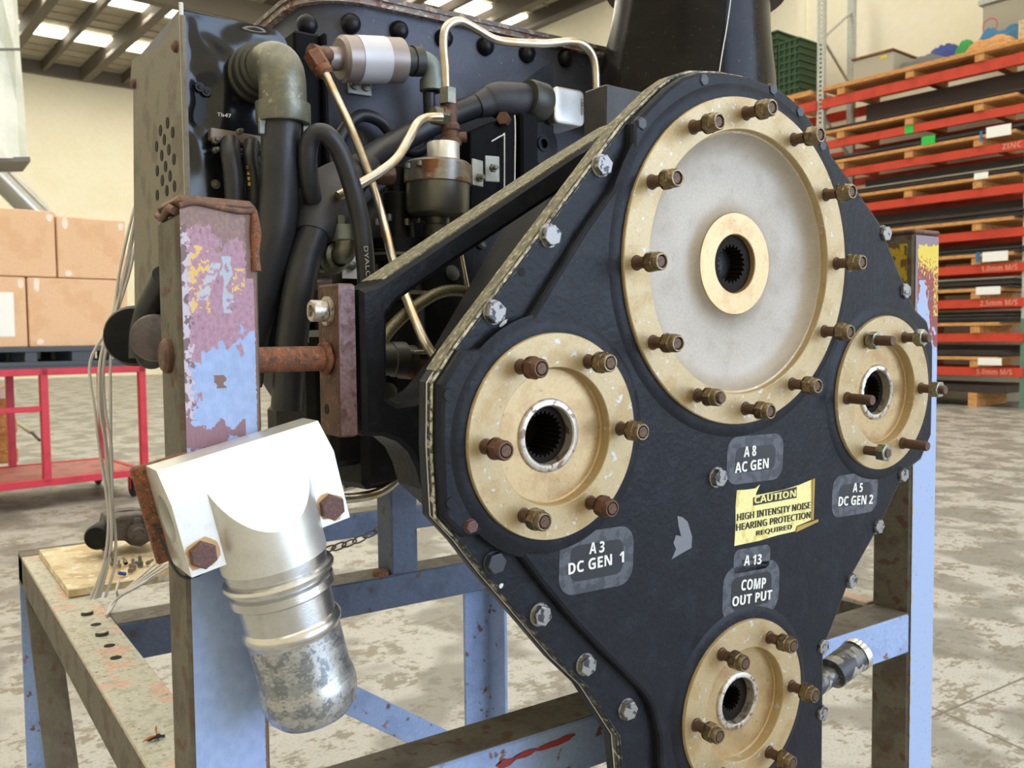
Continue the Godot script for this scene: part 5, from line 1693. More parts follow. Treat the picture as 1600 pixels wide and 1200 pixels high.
	mb.lathe([Vector2(0.0185, 0.0), Vector2(0.0185, 0.0235), Vector2(0.0178, 0.0245), Vector2(0.0, 0.0245)], Transform3D(Basis(), cc), 40)
	part(t, "bright_cap", mb, M.alu_matt)
	for q in [[637, 260], [655, 256], [688, 255], [717, 257]]:
		mb = MB.new()
		mb.lathe([Vector2(0.0036, -0.002), Vector2(0.0036, 0.003), Vector2(0.0, 0.0038)], Transform3D(Basis(), az(q[0], q[1], zs + 0.018)), 10)
		part(t, "cap_screw", mb, M.connector)
	mb = MB.new()
	var tx := az(704, 228, zs)
	mb.lathe([Vector2(0.0125, 0.0), Vector2(0.0125, 0.006), Vector2(0.0090, 0.009), Vector2(0.0090, 0.016), Vector2(0.0110, 0.018), Vector2(0.0110, 0.023), Vector2(0.0080, 0.026), Vector2(0.0080, 0.052), Vector2(0.0, 0.052)], Transform3D(Basis(), tx), 20)
	mb.tube([tx + Vector3(0, 0.035, 0), tx + Vector3(-0.012, 0.035, 0.001)], 0.0078, 14, 2)
	mb.tube([tx + Vector3(0.006, 0.010, 0), tx + Vector3(0.018, 0.011, 0.004)], 0.0062, 12, 2)
	part(t, "rusty_tee", mb, M.rust_brown)
	mb = MB.new()
	mb.prism(hexagon(0.0102), 0.0, 0.018, Transform3D(Basis(Vector3.RIGHT, -PI / 2), az(700, 163, zs)), 0.001)
	part(t, "hex_nut", mb, M.connector)
	mb = MB.new()
	mb.prism(hexagon(0.0102), 0.0, 0.017, face_to(Vector3(-1, 0.02, 0.06), az(691, 183, zs) + Vector3(0.004, 0, 0)), 0.001)
	part(t, "hex_nut", mb, M.connector)
	mb = MB.new()
	mb.box(Vector3(0.020, 0.030, 0.002), Transform3D(Basis(Vector3.UP, 0.35), az(746, 270, zs)), 0.0005)
	mb.box(Vector3(0.018, 0.030, 0.002), Transform3D(Basis(Vector3.UP, -0.2), az(769, 264, zs - 0.006)), 0.0005)
	part(t, "bracket", mb, M.galv)
	for q in [[748, 278], [769, 263]]:
		mb = MB.new()
		mb.prism(hexagon(0.0050), 0.0, 0.004, face_to(Vector3(0.1, 0, 1), az(q[0], q[1], zs + 0.001)), 0.0006)
		mb.lathe([Vector2(0.0028, 0.004), Vector2(0.0028, 0.009), Vector2(0, 0.0095)], look(Vector3(0.1, 0, 1), az(q[0], q[1], zs + 0.001)), 10)
		part(t, "bracket_bolt", mb, M.connector)
	mb = MB.new()
	mb.lathe([Vector2(0.0, 0.016), Vector2(0.0095, 0.016), Vector2(0.0105, 0.012), Vector2(0.0105, 0.0), Vector2(0.006, -0.004)], look(Vector3(1, 0, 0.1), az(592, 273, -0.345)), 18)
	single("pipe_nut", mb, M.nut_rust, "rust-streaked union nut left of the pressure switch", "fitting")
	# solenoid valve with a small elbow plug
	var v := az(500, 400, -0.34)
	t = thing("solenoid_valve", "grey solenoid valve with an elbow plug below the rubber boot", "valve", v - Vector3(0, 0.04, 0))
	mb = MB.new()
	mb.box(Vector3(0.036, 0.036, 0.05), Transform3D(Basis(), v + Vector3(-0.006, -0.002, -0.025)), 0.003)
	part(t, "body", mb, M.motor)
	mb = MB.new()
	var vf := look(Vector3(0.25, 0, 1), az(508, 402, -0.335))
	mb.lathe([Vector2(0.0165, -0.004), Vector2(0.0165, 0.006), Vector2(0.0180, 0.008), Vector2(0.0180, 0.013), Vector2(0.0150, 0.015), Vector2(0.0150, 0.022), Vector2(0.011, 0.024)], vf, 28)
	part(t, "coupling_ring", mb, M.connector)
	mb = MB.new()
	var b0 := az(524, 398, -0.318)
	mb.tube([b0, b0 + Vector3(0.003, 0.001, 0.006), az(538, 395, -0.305), az(541, 382, -0.303), az(541, 366, -0.303)], 0.0108, 20, 6)
	part(t, "elbow", mb, M.connector)
	mb = MB.new()
	mb.lathe([Vector2(0.0105, -0.002), Vector2(0.0135, 0.0), Vector2(0.0135, 0.0145), Vector2(0.009, 0.015)], Transform3D(Basis(), az(541, 375, -0.303)), 8)
	mb.box(Vector3(0.007, 0.011, 0.003), Transform3D(Basis(), az(533, 345, -0.300)), 0.0008)
	part(t, "clamp", mb, M.elbow_grey)
	mb = MB.new()
	mb.box(Vector3(0.020, 0.040, 0.002), Transform3D(Basis(), az(548, 405, -0.335)), 0.0004)
	part(t, "white_plate", mb, M.paper)
	mb = MB.new()
	mb.lathe([Vector2(0.0052, 0.0), Vector2(0.0046, 0.003), Vector2(0.0, 0.004)], look(Vector3(0, 0, 1), az(549, 415, -0.332)), 16)
	part(t, "slotted_screw", mb, M.connector)
	for q in [[480, 374, 510, 372], [486, 441, 516, 440]]:
		mb = MB.new()
		mb.tube([az(q[0], q[1], -0.335), az(q[2], q[3], -0.335)], 0.0045, 12, 2)
		part(t, "pin", mb, M.taupe)
	mb = MB.new()
	mb.lathe([Vector2(0.0, 0.022), Vector2(0.010, 0.022), Vector2(0.0115, 0.014), Vector2(0.0135, 0.004), Vector2(0.0135, 0.0), Vector2(0.0, 0.0)], Transform3D(Basis(), az(477, 453, -0.34)), 24)
	part(t, "elbow_base", mb, M.motor)
	mb = MB.new()
	mb.prism(hexagon(0.0095), 0.0, 0.017, Transform3D(Basis(Vector3.RIGHT, -PI / 2), az(475, 484, -0.34)), 0.0008)
	part(t, "hex_nut", mb, M.nut_rust)
	# connector and rusty block behind the bracket's lower opening
	t = thing("rear_connector", "dark knurled connector and rusty block seen through the bracket arm", "connector", az(635, 590, -0.24))
	mb = MB.new()
	mb.lathe([Vector2(0.0, 0.0), Vector2(0.0150, 0.0), Vector2(0.0150, 0.012), Vector2(0.0165, 0.013), Vector2(0.0165, 0.026), Vector2(0.0130, 0.028), Vector2(0.0130, 0.036), Vector2(0.0, 0.036)], look(Vector3(1, 0, 0.05), az(592, 562, -0.23)), 28)
	part(t, "knurled_ring", mb, M.connector_dark)
	mb = MB.new()
	mb.box(Vector3(0.036, 0.020, 0.03), Transform3D(Basis(), az(655, 575, -0.235)), 0.002)
	part(t, "block", mb, M.rust_brown)
	mb = MB.new()
	mb.box(Vector3(0.046, 0.004, 0.032), Transform3D(Basis(), az(660, 550, -0.23)), 0.001)
	part(t, "top_plate", mb, M.dusty)
	# capped pipe end by the right post
	t = thing("capped_pipe", "black pipe stub with chipped paint and a bright steel band beside the right post", "pipe", az(1320, 1060, -0.06))
	var e0 := az(1270, 1075, -0.055)
	var e1 := az(1345, 1018, -0.055)
	var ed := (e1 - e0).normalized()
	var el := e0.distance_to(e1)
	mb = MB.new()
	mb.lathe([Vector2(0.011, -0.02), Vector2(0.011, el * 0.35), Vector2(0.0165, el * 0.38), Vector2(0.0165, el * 0.86), Vector2(0.0, el * 0.86)], look(ed, e0), 28)
	part(t, "pipe", mb, M.chip_black)
	mb = MB.new()
	mb.lathe([Vector2(0.0, el * 0.86), Vector2(0.0180, el * 0.86), Vector2(0.0180, el * 0.95), Vector2(0.0165, el * 0.96), Vector2(0.0, el * 0.96)], look(ed, e0), 28)
	part(t, "steel_band", mb, M.alu)
	# chain that hangs between the stand and the engine
	var ch := thing("safety_chain", "thin dark twisted link chain hanging under the engine behind the filter", "chain", az(560, 845, -0.85))
	mb = MB.new()
	for n in 7:
		var u := n / 6.0
		var P := az(lerpf(506, 604, u), lerpf(861, 818, u) + sin(u * PI) * 6.0, -0.85)
		var Q := az(lerpf(506, 604, u) + 14, lerpf(861, 818, u) + sin(u * PI) * 6.0 - 6, -0.85)
		var dd := (Q - P).normalized()
		var sd := dd.cross(Vector3(0, 0, 1) if n % 2 else Vector3(0, 0.8, 0.6)).normalized() * 0.0045
		mb = MB.new()
		var m := (P + Q) / 2
		mb.tube([m - dd * 0.0135, m - dd * 0.007 + sd, m + dd * 0.007 + sd, m + dd * 0.0135, m + dd * 0.007 - sd, m - dd * 0.007 - sd, m - dd * 0.0135], 0.0015, 6, 3, false)
		part(ch, "link", mb, M.motor)

# ---------------------------------------------------------------- what lies on the left rail
func bench_clutter() -> void:
	var h := OY - 0.42
	var mb := MB.new()
	var poly := []
	for q in [[61, 859], [107, 922], [267, 897]]:
		var P := ah(q[0], q[1], h + 0.012)
		poly.append(Vector2(P.x, -P.z))
	poly.append(Vector2(poly[2].x + 0.10, poly[2].y + 0.005))
	poly.append(Vector2(poly[2].x + 0.11, poly[0].y))
	mb.prism(poly, 0.0015, 0.012, plan_xf(h), 0.0008)
	single("plywood_board", mb, M.ply, "stained plywood board lying across the left rail of the stand", "board")
	# pump body
	var c := ah(208, 862, h + 0.012)
	var t := thing("hydraulic_pump", "grey-brown cast pump body lying on the plywood board", "pump", c)
	mb = MB.new()
	var out := []
	for q in [[172, 812], [190, 806], [222, 803], [245, 806], [252, 815], [252, 840], [236, 846], [222, 855], [205, 853], [196, 846], [176, 846], [168, 830]]:
		var P := az(q[0], q[1], c.z + 0.02)
		out.append(Vector2(P.x, P.y))
	mb.prism(out, c.z - 0.055, c.z + 0.02, Transform3D.IDENTITY, 0.006)
	part(t, "housing", mb, M.motor)
	mb = MB.new()
	mb.lathe([Vector2(0.016, 0.0), Vector2(0.016, 0.010), Vector2(0.011, 0.012), Vector2(0.009, 0.016), Vector2(0.0, 0.016)], look(Vector3(0, 0, 1), az(214, 832, c.z + 0.02)), 24)
	mb.lathe([Vector2(0.007, 0.0), Vector2(0.006, 0.006), Vector2(0.0, 0.007)], look(Vector3(0, 0, 1), az(214, 815, c.z + 0.02)), 12)
	part(t, "shaft_boss", mb, M.motor)
	mb = MB.new()
	mb.lathe([Vector2(0.0, 0.026), Vector2(0.017, 0.024), Vector2(0.020, 0.018), Vector2(0.020, -0.02), Vector2(0.0, -0.02)], look(Vector3(-0.5, 0.0, 1), az(157, 836, c.z + 0.0)), 24)
	part(t, "round_end", mb, M.engine_black)
	mb = MB.new()
	mb.tube([az(178, 805, c.z - 0.02), az(205, 801, c.z - 0.02), az(250, 803, c.z - 0.02)], 0.005, 10, 4)
	part(t, "cover_rib", mb, M.engine_black)
	# small parts scattered on the board
	var rg := RandomNumberGenerator.new(); rg.seed = 12
	for k in 9:
		var p := ah([160, 176, 186, 197, 208, 219, 229, 172, 204][k], [862, 885, 888, 884, 891, 886, 884, 868, 896][k], h + 0.0125)
		mb = MB.new()
		var s := 0.003 + rg.randf() * 0.0022
		mb.lathe([Vector2(s, 0), Vector2(s, s * 1.6), Vector2(s * 0.6, s * 1.8), Vector2(s * 0.6, s * 3.5), Vector2(0, s * 3.6)], Transform3D(Basis(Vector3(rg.randf() - 0.5, 0.2, rg.randf() - 0.5).normalized(), 0.0 if k % 3 else 1.2), p + Vector3(0, 0.0015 if k % 3 else s, 0)), 8)
		single("loose_terminal", mb, M.connector if k % 2 else M.tan_metal, "small metal terminal among the loose parts on the plywood board", "terminal", "loose terminals on the plywood board")
	for q in [[222, 881], [196, 897]]:
		mb = MB.new()
		mb.lathe([Vector2(0.0028, 0.0), Vector2(0.0028, 0.011), Vector2(0.0, 0.012)], Transform3D(Basis(Vector3(0.3, 0, 1).normalized(), 1.2), ah(q[0], q[1], h + 0.0155)), 10)
		single("wire_end", mb, M.blue_wire, "tiny blue insulated wire end on the plywood board", "wire end", "blue wire ends")
	mb = MB.new()
	mb.box(Vector3(0.020, 0.016, 0.012), Transform3D(Basis(Vector3.UP, 0.3), ah(259, 866, h + 0.0125) + Vector3(0, 0.0085, 0)), 0.002)
	single("teal_cap", mb, M.teal, "small teal plastic cap beside the left post", "cap")
	# grey-white wire bundle from the engine down to the rail, and the loose ends
	var wires := thing("wire_bundle", "bundle of greyish white wires hanging beside the left post down to the rail", "wires", ah(150, 935, h))
	for k in 5:
		var o := (k - 2) * 0.0026
		mb = MB.new()
		var pts := []
		for q in [[232, 290, -0.72], [219, 328, -0.70], [197, 420, -0.68], [177, 500, -0.66], [162, 565, -0.65], [160, 640, -0.64], [166, 690, -0.64], [170, 760, -0.65], [174, 830, -0.66], [167, 885, -0.68], [152, 934, -0.70]]:
			var bow := -0.012 if k == 0 and q[1] > 540 and q[1] < 600 else 0.0
			pts.append(az(q[0], q[1], q[2]) + Vector3(o * (1.0 + 0.8 * sin(q[1] * 0.021 + k * 1.9)) + bow, 0, 0.003 * sin(k * 2.0 + q[1] * 0.02)))
		mb.tube(pts, 0.0019, 8, 6)
		part(wires, "wire", mb, M.wire_white)
	wires = thing("wire_bundle", "splayed white wires lying across the rail toward the plywood board", "wires", ah(170, 958, h))
	for k in 6:
		mb = MB.new()
		var e := [[262, 880], [258, 876], [250, 874], [264, 885], [240, 902], [186, 906]]
		mb.tube([ah(166 + k, 962 - k, h + 0.003), ah(178 + k, 940 - k, h + 0.006), ah(lerpf(178, e[k][0], 0.5), lerpf(938, e[k][1], 0.5), h + 0.020), ah(e[k][0], e[k][1], h + 0.018)], 0.0018, 8, 6)
		part(wires, "wire", mb, M.wire_white)
	# dead wasp on the rail
	var w := ah(243, 1156, h)
	t = thing("dead_wasp", "dead brown wasp lying on the painted rail", "wasp", w)
	mb = MB.new()
	mb.tube([w + Vector3(-0.008, 0.002, 0), w + Vector3(-0.004, 0.0025, 0), w + Vector3(-0.001, 0.002, 0), w + Vector3(0.002, 0.003, 0.0005), w + Vector3(0.005, 0.0025, 0.001), w + Vector3(0.0075, 0.002, 0.001)], [0.0008, 0.0020, 0.0008, 0.0024, 0.0012, 0.0016], 10, 5)
	part(t, "body", mb, M.wasp)
	for q in [[0.002, 0.010, -0.004], [-0.012, 0.002, 0.005]]:
		mb = MB.new()
		mb.tube([w + Vector3(0.001, 0.004, 0), w + Vector3(q[0], q[1], q[2]) * 0.6 + Vector3(0, 0.003, 0), w + Vector3(q[0], q[1] + 0.001, q[2])], [0.0004, 0.0011, 0.0004], 6, 4)
		part(t, "wing", mb, M.wasp_wing)
	for k in 4:
		mb = MB.new()
		mb.tube([w + Vector3(0.001 * k, 0.002, 0.0005), w + Vector3(0.001 * k - 0.001, 0.0045, 0.003), w + Vector3(0.0012 * k - 0.002, 0.0003, 0.005)], 0.0003, 5, 3)
		part(t, "leg", mb, M.wasp)

# ---------------------------------------------------------------- the red cart with boxes
func cart() -> void:
	var o := ah(227, 775, 0.0)                     # foot of the corner post nearest the stand
	var turn := deg_to_rad(8.0)
	var bs := Basis(Vector3.UP, turn)
	var at := func(x: float, y: float, z: float) -> Vector3: return o + bs * Vector3(x, y, z)
	var W := -1.32     # the cart runs to the left of its corner and back from it
	var D := -0.80
	var t := thing("red_cart", "red steel trolley with a pink lower shelf beside the stand", "cart", at.call(W / 2, 0, D / 2), turn)
	var hT := 0.875
	var s := 0.045
	for q in [[0.0, 0.0], [-0.60, 0.0], [W, 0.0], [0.0, D], [-0.60, D], [W, D]]:
		var mb := MB.new()
		mb.box(Vector3(s, hT - 0.16, s), Transform3D(bs, at.call(q[0], (hT + 0.16) / 2, q[1])), 0.003)
		part(t, "post", mb, M.red)
	for h in [0.165, hT - 0.02]:
		for q in [[W / 2, 0.0, -W, s], [W / 2, D, -W, s], [0.0, D / 2, s, -D], [W, D / 2, s, -D]]:
			var mb := MB.new()
			mb.box(Vector3(q[2] + (s if q[2] > 0.1 else 0.0), 0.045, q[3] + (s if q[3] > 0.1 else 0.0)), Transform3D(bs, at.call(q[0], h, q[1])), 0.003)
			part(t, "frame_rail", mb, M.red)
	var mb := MB.new()
	mb.box(Vector3(0.70, 0.035, 0.03), Transform3D(bs, at.call(-0.60 - 0.35, 0.625, 0.0)), 0.003)
	part(t, "middle_rail", mb, M.red)
	mb = MB.new()
	mb.box(Vector3(-W, 0.012, -D), Transform3D(bs, at.call(W / 2, 0.175, D / 2)))
	part(t, "lower_shelf", mb, M.shelf_pink)
	mb = MB.new()
	mb.box(Vector3(-W + s, 0.012, -D + s), Transform3D(bs, at.call(W / 2, hT + 0.006, D / 2)), 0.002)
	part(t, "table_top", mb, M.pallet_plastic)
	for q in [[-0.06, -0.05], [W + 0.06, -0.05], [-0.06, D + 0.05], [W + 0.06, D + 0.05]]:
		mb = MB.new()
		mb.lathe([Vector2(0.012, -0.014), Vector2(0.055, -0.014), Vector2(0.062, -0.009), Vector2(0.062, 0.009), Vector2(0.055, 0.014), Vector2(0.012, 0.014)], Transform3D(bs * Basis(Vector3(0, 0, 1), PI / 2), at.call(q[0], 0.062, q[1])), 28)
		var w := part(t, "caster", mb, M.tyre)
		mb = MB.new()
		for k in [-1.0, 1.0]:
			mb.box(Vector3(0.005, 0.09, 0.05), Transform3D(bs, at.call(q[0] + k * 0.022, 0.10, q[1])), 0.002)
		mb.box(Vector3(0.06, 0.008, 0.07), Transform3D(bs, at.call(q[0], 0.143, q[1])), 0.002)
		part(w, "fork", mb, M.red)
	# pallet on the cart
	t = thing("plastic_pallet", "dark grey plastic pallet on the red cart under the cardboard boxes", "pallet", at.call(W / 2 - 0.03, hT + 0.012, D / 2), turn)
	mb = MB.new()
	mb.box(Vector3(1.25, 0.03, 0.80), Transform3D(bs, at.call(-0.66, hT + 0.027, D / 2)), 0.003)
	part(t, "bottom_deck", mb, M.pallet_plastic)
	mb = MB.new()
	mb.box(Vector3(1.25, 0.03, 0.80), Transform3D(bs, at.call(-0.66, hT + 0.118, D / 2)), 0.003)
	part(t, "top_deck", mb, M.pallet_plastic)
	for x in [-0.10, -0.36, -0.66, -0.95, -1.22]:
		for z in [-0.06, D / 2, D + 0.06]:
			mb = MB.new()
			mb.box(Vector3(0.13 if x in [-0.36, -0.95] else 0.07, 0.065, 0.10), Transform3D(bs, at.call(x, hT + 0.0735, z)), 0.003)
			part(t, "block", mb, M.pallet_plastic)
	# boxes: two below, two above
	var y0 := hT + 0.134
	var rows := [[-0.055, 0.60, y0, 0.43, "plain cardboard box in the lower row of the pallet, nearest the stand"], [-0.665, 0.62, y0, 0.43, "cardboard box with a white paper label in the lower row of the pallet"], [-0.055, 0.42, y0 + 0.435, 0.385, "cardboard box with painted glints on its tape ends in the upper row of the pallet"], [-0.485, 0.66, y0 + 0.435, 0.41, "wide cardboard box in the upper row of the pallet, away from the stand"]]
	for r in rows:
		t = thing("cardboard_box", r[4], "box", at.call(r[0] - r[1] / 2, r[2], D / 2 + 0.05), turn, "cardboard boxes on the red cart")
		mb = MB.new()
		mb.box(Vector3(r[1], r[3], 0.62), Transform3D(bs, at.call(r[0] - r[1] / 2, r[2] + r[3] / 2, -0.36)), 0.006)
		part(t, "carton", mb, M.card)
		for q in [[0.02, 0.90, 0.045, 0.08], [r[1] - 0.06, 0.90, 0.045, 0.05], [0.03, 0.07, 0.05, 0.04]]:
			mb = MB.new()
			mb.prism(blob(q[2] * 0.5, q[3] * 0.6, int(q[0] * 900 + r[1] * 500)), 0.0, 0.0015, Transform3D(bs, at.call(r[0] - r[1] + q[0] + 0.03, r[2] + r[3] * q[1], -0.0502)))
			part(t, "tape", mb, M.tape_glint)  # pale blobs painted where the cartons glint
		if r[0] < -0.6:
			mb = MB.new()
			mb.box(Vector3(0.40, 0.27, 0.002), Transform3D(bs, at.call(r[0] - 0.27, r[2] + 0.20, -0.0488)))
			part(t, "paper_label", mb, M.paper)
	# wooden pieces on the lower shelf
	for q in [[0, 0.62, 0.30, 0.22, 0.14, 0.0], [0, 0.40, 0.24, 0.16, 0.10, 0.0], [0, 0.20, 0.20, 0.2, 0.12, 0.0]]:
		pass
	t = thing("wooden_spool", "turned wooden spool with a white band standing on the cart's lower shelf", "spool", ah(4, 740, 0.18))
	mb = MB.new()
	var b := ah(4, 722, 0.182)
	mb.lathe([Vector2(0, 0), Vector2(0.10, 0), Vector2(0.10, 0.09), Vector2(0.075, 0.11), Vector2(0.075, 0.19), Vector2(0.10, 0.21), Vector2(0.10, 0.30), Vector2(0.08, 0.33), Vector2(0.08, 0.45), Vector2(0.10, 0.47), Vector2(0.10, 0.54), Vector2(0.0, 0.54)], Transform3D(Basis(), b), 24)
	part(t, "spool", mb, M.wood)
	mb = MB.new()
	mb.lathe([Vector2(0.102, 0.46), Vector2(0.104, 0.47), Vector2(0.104, 0.525), Vector2(0.102, 0.535)], Transform3D(Basis(), b), 24)
	part(t, "white_band", mb, M.paper)
	mb = MB.new()
	mb.bar(ah(14, 652, 0.40), ah(50, 676, 0.40), 0.03, 0.02)
	t = thing("lever", "grey lever with a dark tip sticking out over the cart's lower shelf", "lever", ah(14, 652, 0.40))
	part(t, "handle", mb, M.grey_box)
	mb = MB.new()
	mb.bar(ah(50, 676, 0.40), ah(62, 688, 0.40), 0.015, 0.012)
	part(t, "tip", mb, M.tyre)

# ---------------------------------------------------------------- the pallet rack along the right wall
const LEVELS := [4.66, 4.00, 3.53, 2.97, 2.40, 1.94, 1.475, 1.01, 0.545]
func rack() -> void:
	var u0 := 12.05
	var v1 := -4.55
	var v0 := -7.62
	var turn := deg_to_rad(4.07)
	var t := thing("pallet_rack", "tall rack with galvanised uprights and orange beams holding boards of sheet metal", "rack", rm(12.5, 0, -6.1), turn)
	for v in [v0, v1, v0 - 2.9]:
		for u in [u0 + 0.03, u0 + 0.88]:
			var mb := MB.new()
			if u < 12.5:   # folded channel with a row of slots punched through its face
				room_box(mb, u - 0.026, u + 0.04, 0.0, 6.6, v - 0.06, v - 0.055)
				room_box(mb, u - 0.026, u + 0.04, 0.0, 6.6, v + 0.055, v + 0.06)
				room_box(mb, u - 0.03, u - 0.026, 0.0, 6.6, v - 0.06, v - 0.02)
				room_box(mb, u - 0.03, u - 0.026, 0.0, 6.6, v + 0.02, v + 0.06)
				for k in 94:
					room_box(mb, u - 0.03, u - 0.026, k * 0.07, k * 0.07 + 0.035, v - 0.02, v + 0.02)
			else:
				room_box(mb, u - 0.03, u + 0.04, 0.0, 6.6, v - 0.06, v + 0.06)
			var up := part(t, "upright", mb, M.galv)
			if v == v1 and u < 12.5:
				mb = MB.new()
				room_box(mb, u - 0.034, u - 0.0305, 0.0, 1.2, v - 0.062, v + 0.062)
				part(up, "green_guard", mb, M.rack_green)
		for k in 10:
			var mb := MB.new()
			var h0 := 5.62 - k * 0.58
			var a := rm(u0 + 0.06, h0, v)
			var b := rm(u0 + 0.85, h0 + 0.56, v)
			if k % 2:
				a = rm(u0 + 0.85, h0, v); b = rm(u0 + 0.06, h0 + 0.58, v)
			mb.bar(a, b, 0.04, 0.03)
			part(t, "lacing", mb, M.galv)
	for i in LEVELS.size():
		var h: float = LEVELS[i]
		for u in [u0 - 0.02, u0 + 0.90]:
			var mb := MB.new()
			room_box(mb, u - 0.025, u + 0.025, h - (0.15 if i == 0 else 0.12), h, v0 + 0.05, v1 - 0.02, 0.004)
			var bm := part(t, "beam", mb, M.orange)
			if u < 12.5:
				var lab: String = {2: "ZINC", 5: "1.0mm M/S", 6: "2.5mm M/S", 8: "5.0mm M/S"}.get(i, "")
				if lab:
					var wide: float = {2: 0.24, 5: 0.46, 6: 0.48, 8: 0.46}[i]
					var c: Vector3 = {2: au(1581, 227, u - 0.027), 5: au(1561, 418.5, u - 0.027), 6: au(1560, 473, u - 0.027), 8: au(1553, 581, u - 0.027)}[i]
					lettering(bm, "lettering", lab, M.orange_text, Transform3D(Basis(room.z, Vector3.UP, -room.x), c), wide, 0.075)
			if i < 3:
				mb = MB.new()   # the next bay
				room_box(mb, u - 0.025, u + 0.025, h - 0.15, h, v0 - 2.85, v0 - 0.05, 0.004)
				part(t, "beam", mb, M.orange)
	# a board on bearers at each level, with its stack of sheets
	for i in LEVELS.size():
		var h: float = LEVELS[i]
		var tall := 0.10
		var n: String = ["topmost", "second", "third", "fourth", "fifth", "sixth", "seventh", "eighth", "ninth"][i]
		var b := thing("timber_pallet", "timber board on bearers on the %s beam level of the rack" % n, "pallet", rm(12.5, h, -6.1), turn, "timber boards on the rack")
		var va := v0 + 0.10
		var vb: float = v1 - ([-0.05, 0.12, 0.13, 0.10, 0.14, 0.13, 0.27, 0.30, 0.30][i])
		var mb := MB.new()
		room_box(mb, u0 - 0.10, u0 + 0.98, h + tall, h + tall + (0.045 if i else 0.06), va, vb, 0.004)
		part(b, "deck", mb, M.wood)
		for v in [-7.22, -6.14, -5.17]:
			mb = MB.new()
			room_box(mb, u0 - 0.085, u0 + 0.96, h, h + tall, v - 0.06, v + 0.06, 0.004)
			part(b, "bearer", mb, M.wood)
		if i > 0:
			var st := thing("sheet_stack", "dark steel sheets stacked on the board of the %s rack level" % n, "sheet metal", rm(12.5, h + tall + 0.045, -6.1), turn, "sheet metal stacks on the rack")
			var layers: int = [0, 2, 3, 4, 5, 3, 6, 5, 4][i]
			var hh := h + tall + 0.045
			for k in layers:
				mb = MB.new()
				var off := 0.03 * sin(k * 2.3 + i)
				room_box(mb, u0 - 0.07 + off, u0 + 0.94, hh, hh + 0.022, va + 0.05 + off, vb + 0.10 - off * 2.0)
				part(st, "sheet", mb, M.sheet if k < layers - 1 or i % 3 else M.sheet_pale)
				hh += 0.023
			mb = MB.new()
			room_box(mb, u0 + 0.22, u0 + 0.86, hh, LEVELS[i - 1] - 0.17, va + 0.55, v1 - 0.1)  # plain dark brown block filling the bay up to the next level
			part(st, "dark_block", mb, M.dark_brown)
	# lowest board stands on the floor
	var b := thing("timber_pallet", "timber bearers carrying dark sheets on the floor under the rack", "pallet", rm(12.5, 0, -6.0), turn, "timber boards on the rack")
	for k in 3:
		var mb := MB.new()
		room_box(mb, u0 - 0.05, u0 + 0.9, 0.0, 0.10, -7.3 + k * 1.02, -7.18 + k * 1.02, 0.004)
		part(b, "bearer", mb, M.wood)
		mb = MB.new()
		room_box(mb, u0 - 0.05, u0 + 0.9, 0.102, 0.20, -7.3 + k * 1.02, -7.18 + k * 1.02, 0.004)
		part(b, "bearer", mb, M.wood)
	var mb := MB.new()
	room_box(mb, u0 - 0.06, u0 + 0.92, 0.20, 0.30, -7.4, -4.75)
	part(b, "sheet_pile", mb, M.sheet)
	# paper tags and tapes on the board edges
	var uf := u0 - 0.105
	for q in [[1541, 209, 1580, 200, 17, "paper_tag", 0], [1522, 277, 1544, 272, 10, "paper_tag", 0], [1535, 401, 1575, 400, 15, "paper_tag", 0], [1525, 454, 1563, 454, 12, "paper_tag", 0], [1528, 565, 1565, 565, 11, "paper_tag", 0], [1531, 214, 1535, 212, 16, "blue_tape", 1], [1525, 402, 1531, 402, 16, "blue_tape", 1], [1440, 222, 1461, 216, 13, "green_tape", 2], [1414, 203, 1427, 200, 14, "green_tape", 3]]:
		var ul := uf if q[6] != 3 else u0 - 0.05
		var a := au(q[0], q[1], ul)
		var c := au(q[2], q[3], ul)
		var hgt := absf(au(q[0], q[1] - q[4] / 2.0, ul).y - au(q[0], q[1] + q[4] / 2.0, ul).y)
		mb = MB.new()
		mb.box(Vector3(0.008, hgt, absf((c - a).dot(room.z))), Transform3D(room, (a + c) / 2))
		var lv: String = {209: "third", 277: "fourth", 401: "sixth", 454: "seventh", 565: "ninth", 214: "third", 402: "sixth"}.get(q[1], "")
		var lab: String = ["white paper tag on the board edge of the %s rack level" % lv, "blue tape wrapped on the board of the %s rack level" % lv, "bright green tape hanging on a board edge of the rack", "bright green tape on an orange beam of the rack"][q[6]]
		single(q[5], mb, [M.paper, M.blue_tape, M.green_tape, M.green_tape][q[6]], lab, "tag", ["paper tags on the rack", "blue tapes on the rack", "", ""][q[6]])
	# clutter on the top board
	var ht: float = LEVELS[0] + 0.16
	t = thing("grey_case", "pale grey metal case with a yellow tape on the top board of the rack", "case", rm(12.35, ht, -6.6), turn)
	mb = MB.new(); room_box(mb, 12.1, 12.75, ht, ht + 0.33, -7.10, -6.46, 0.015)
	part(t, "body", mb, M.grey_box)
	mb = MB.new(); room_box(mb, 12.07, 12.78, ht + 0.33, ht + 0.36, -7.12, -6.44, 0.01)
	part(t, "lid", mb, M.wood_dark)
	mb = MB.new(); room_box(mb, 12.095, 12.1, ht + 0.25, ht + 0.29, -6.66, -6.55)
	part(t, "yellow_tape", mb, M.yellow_tape)
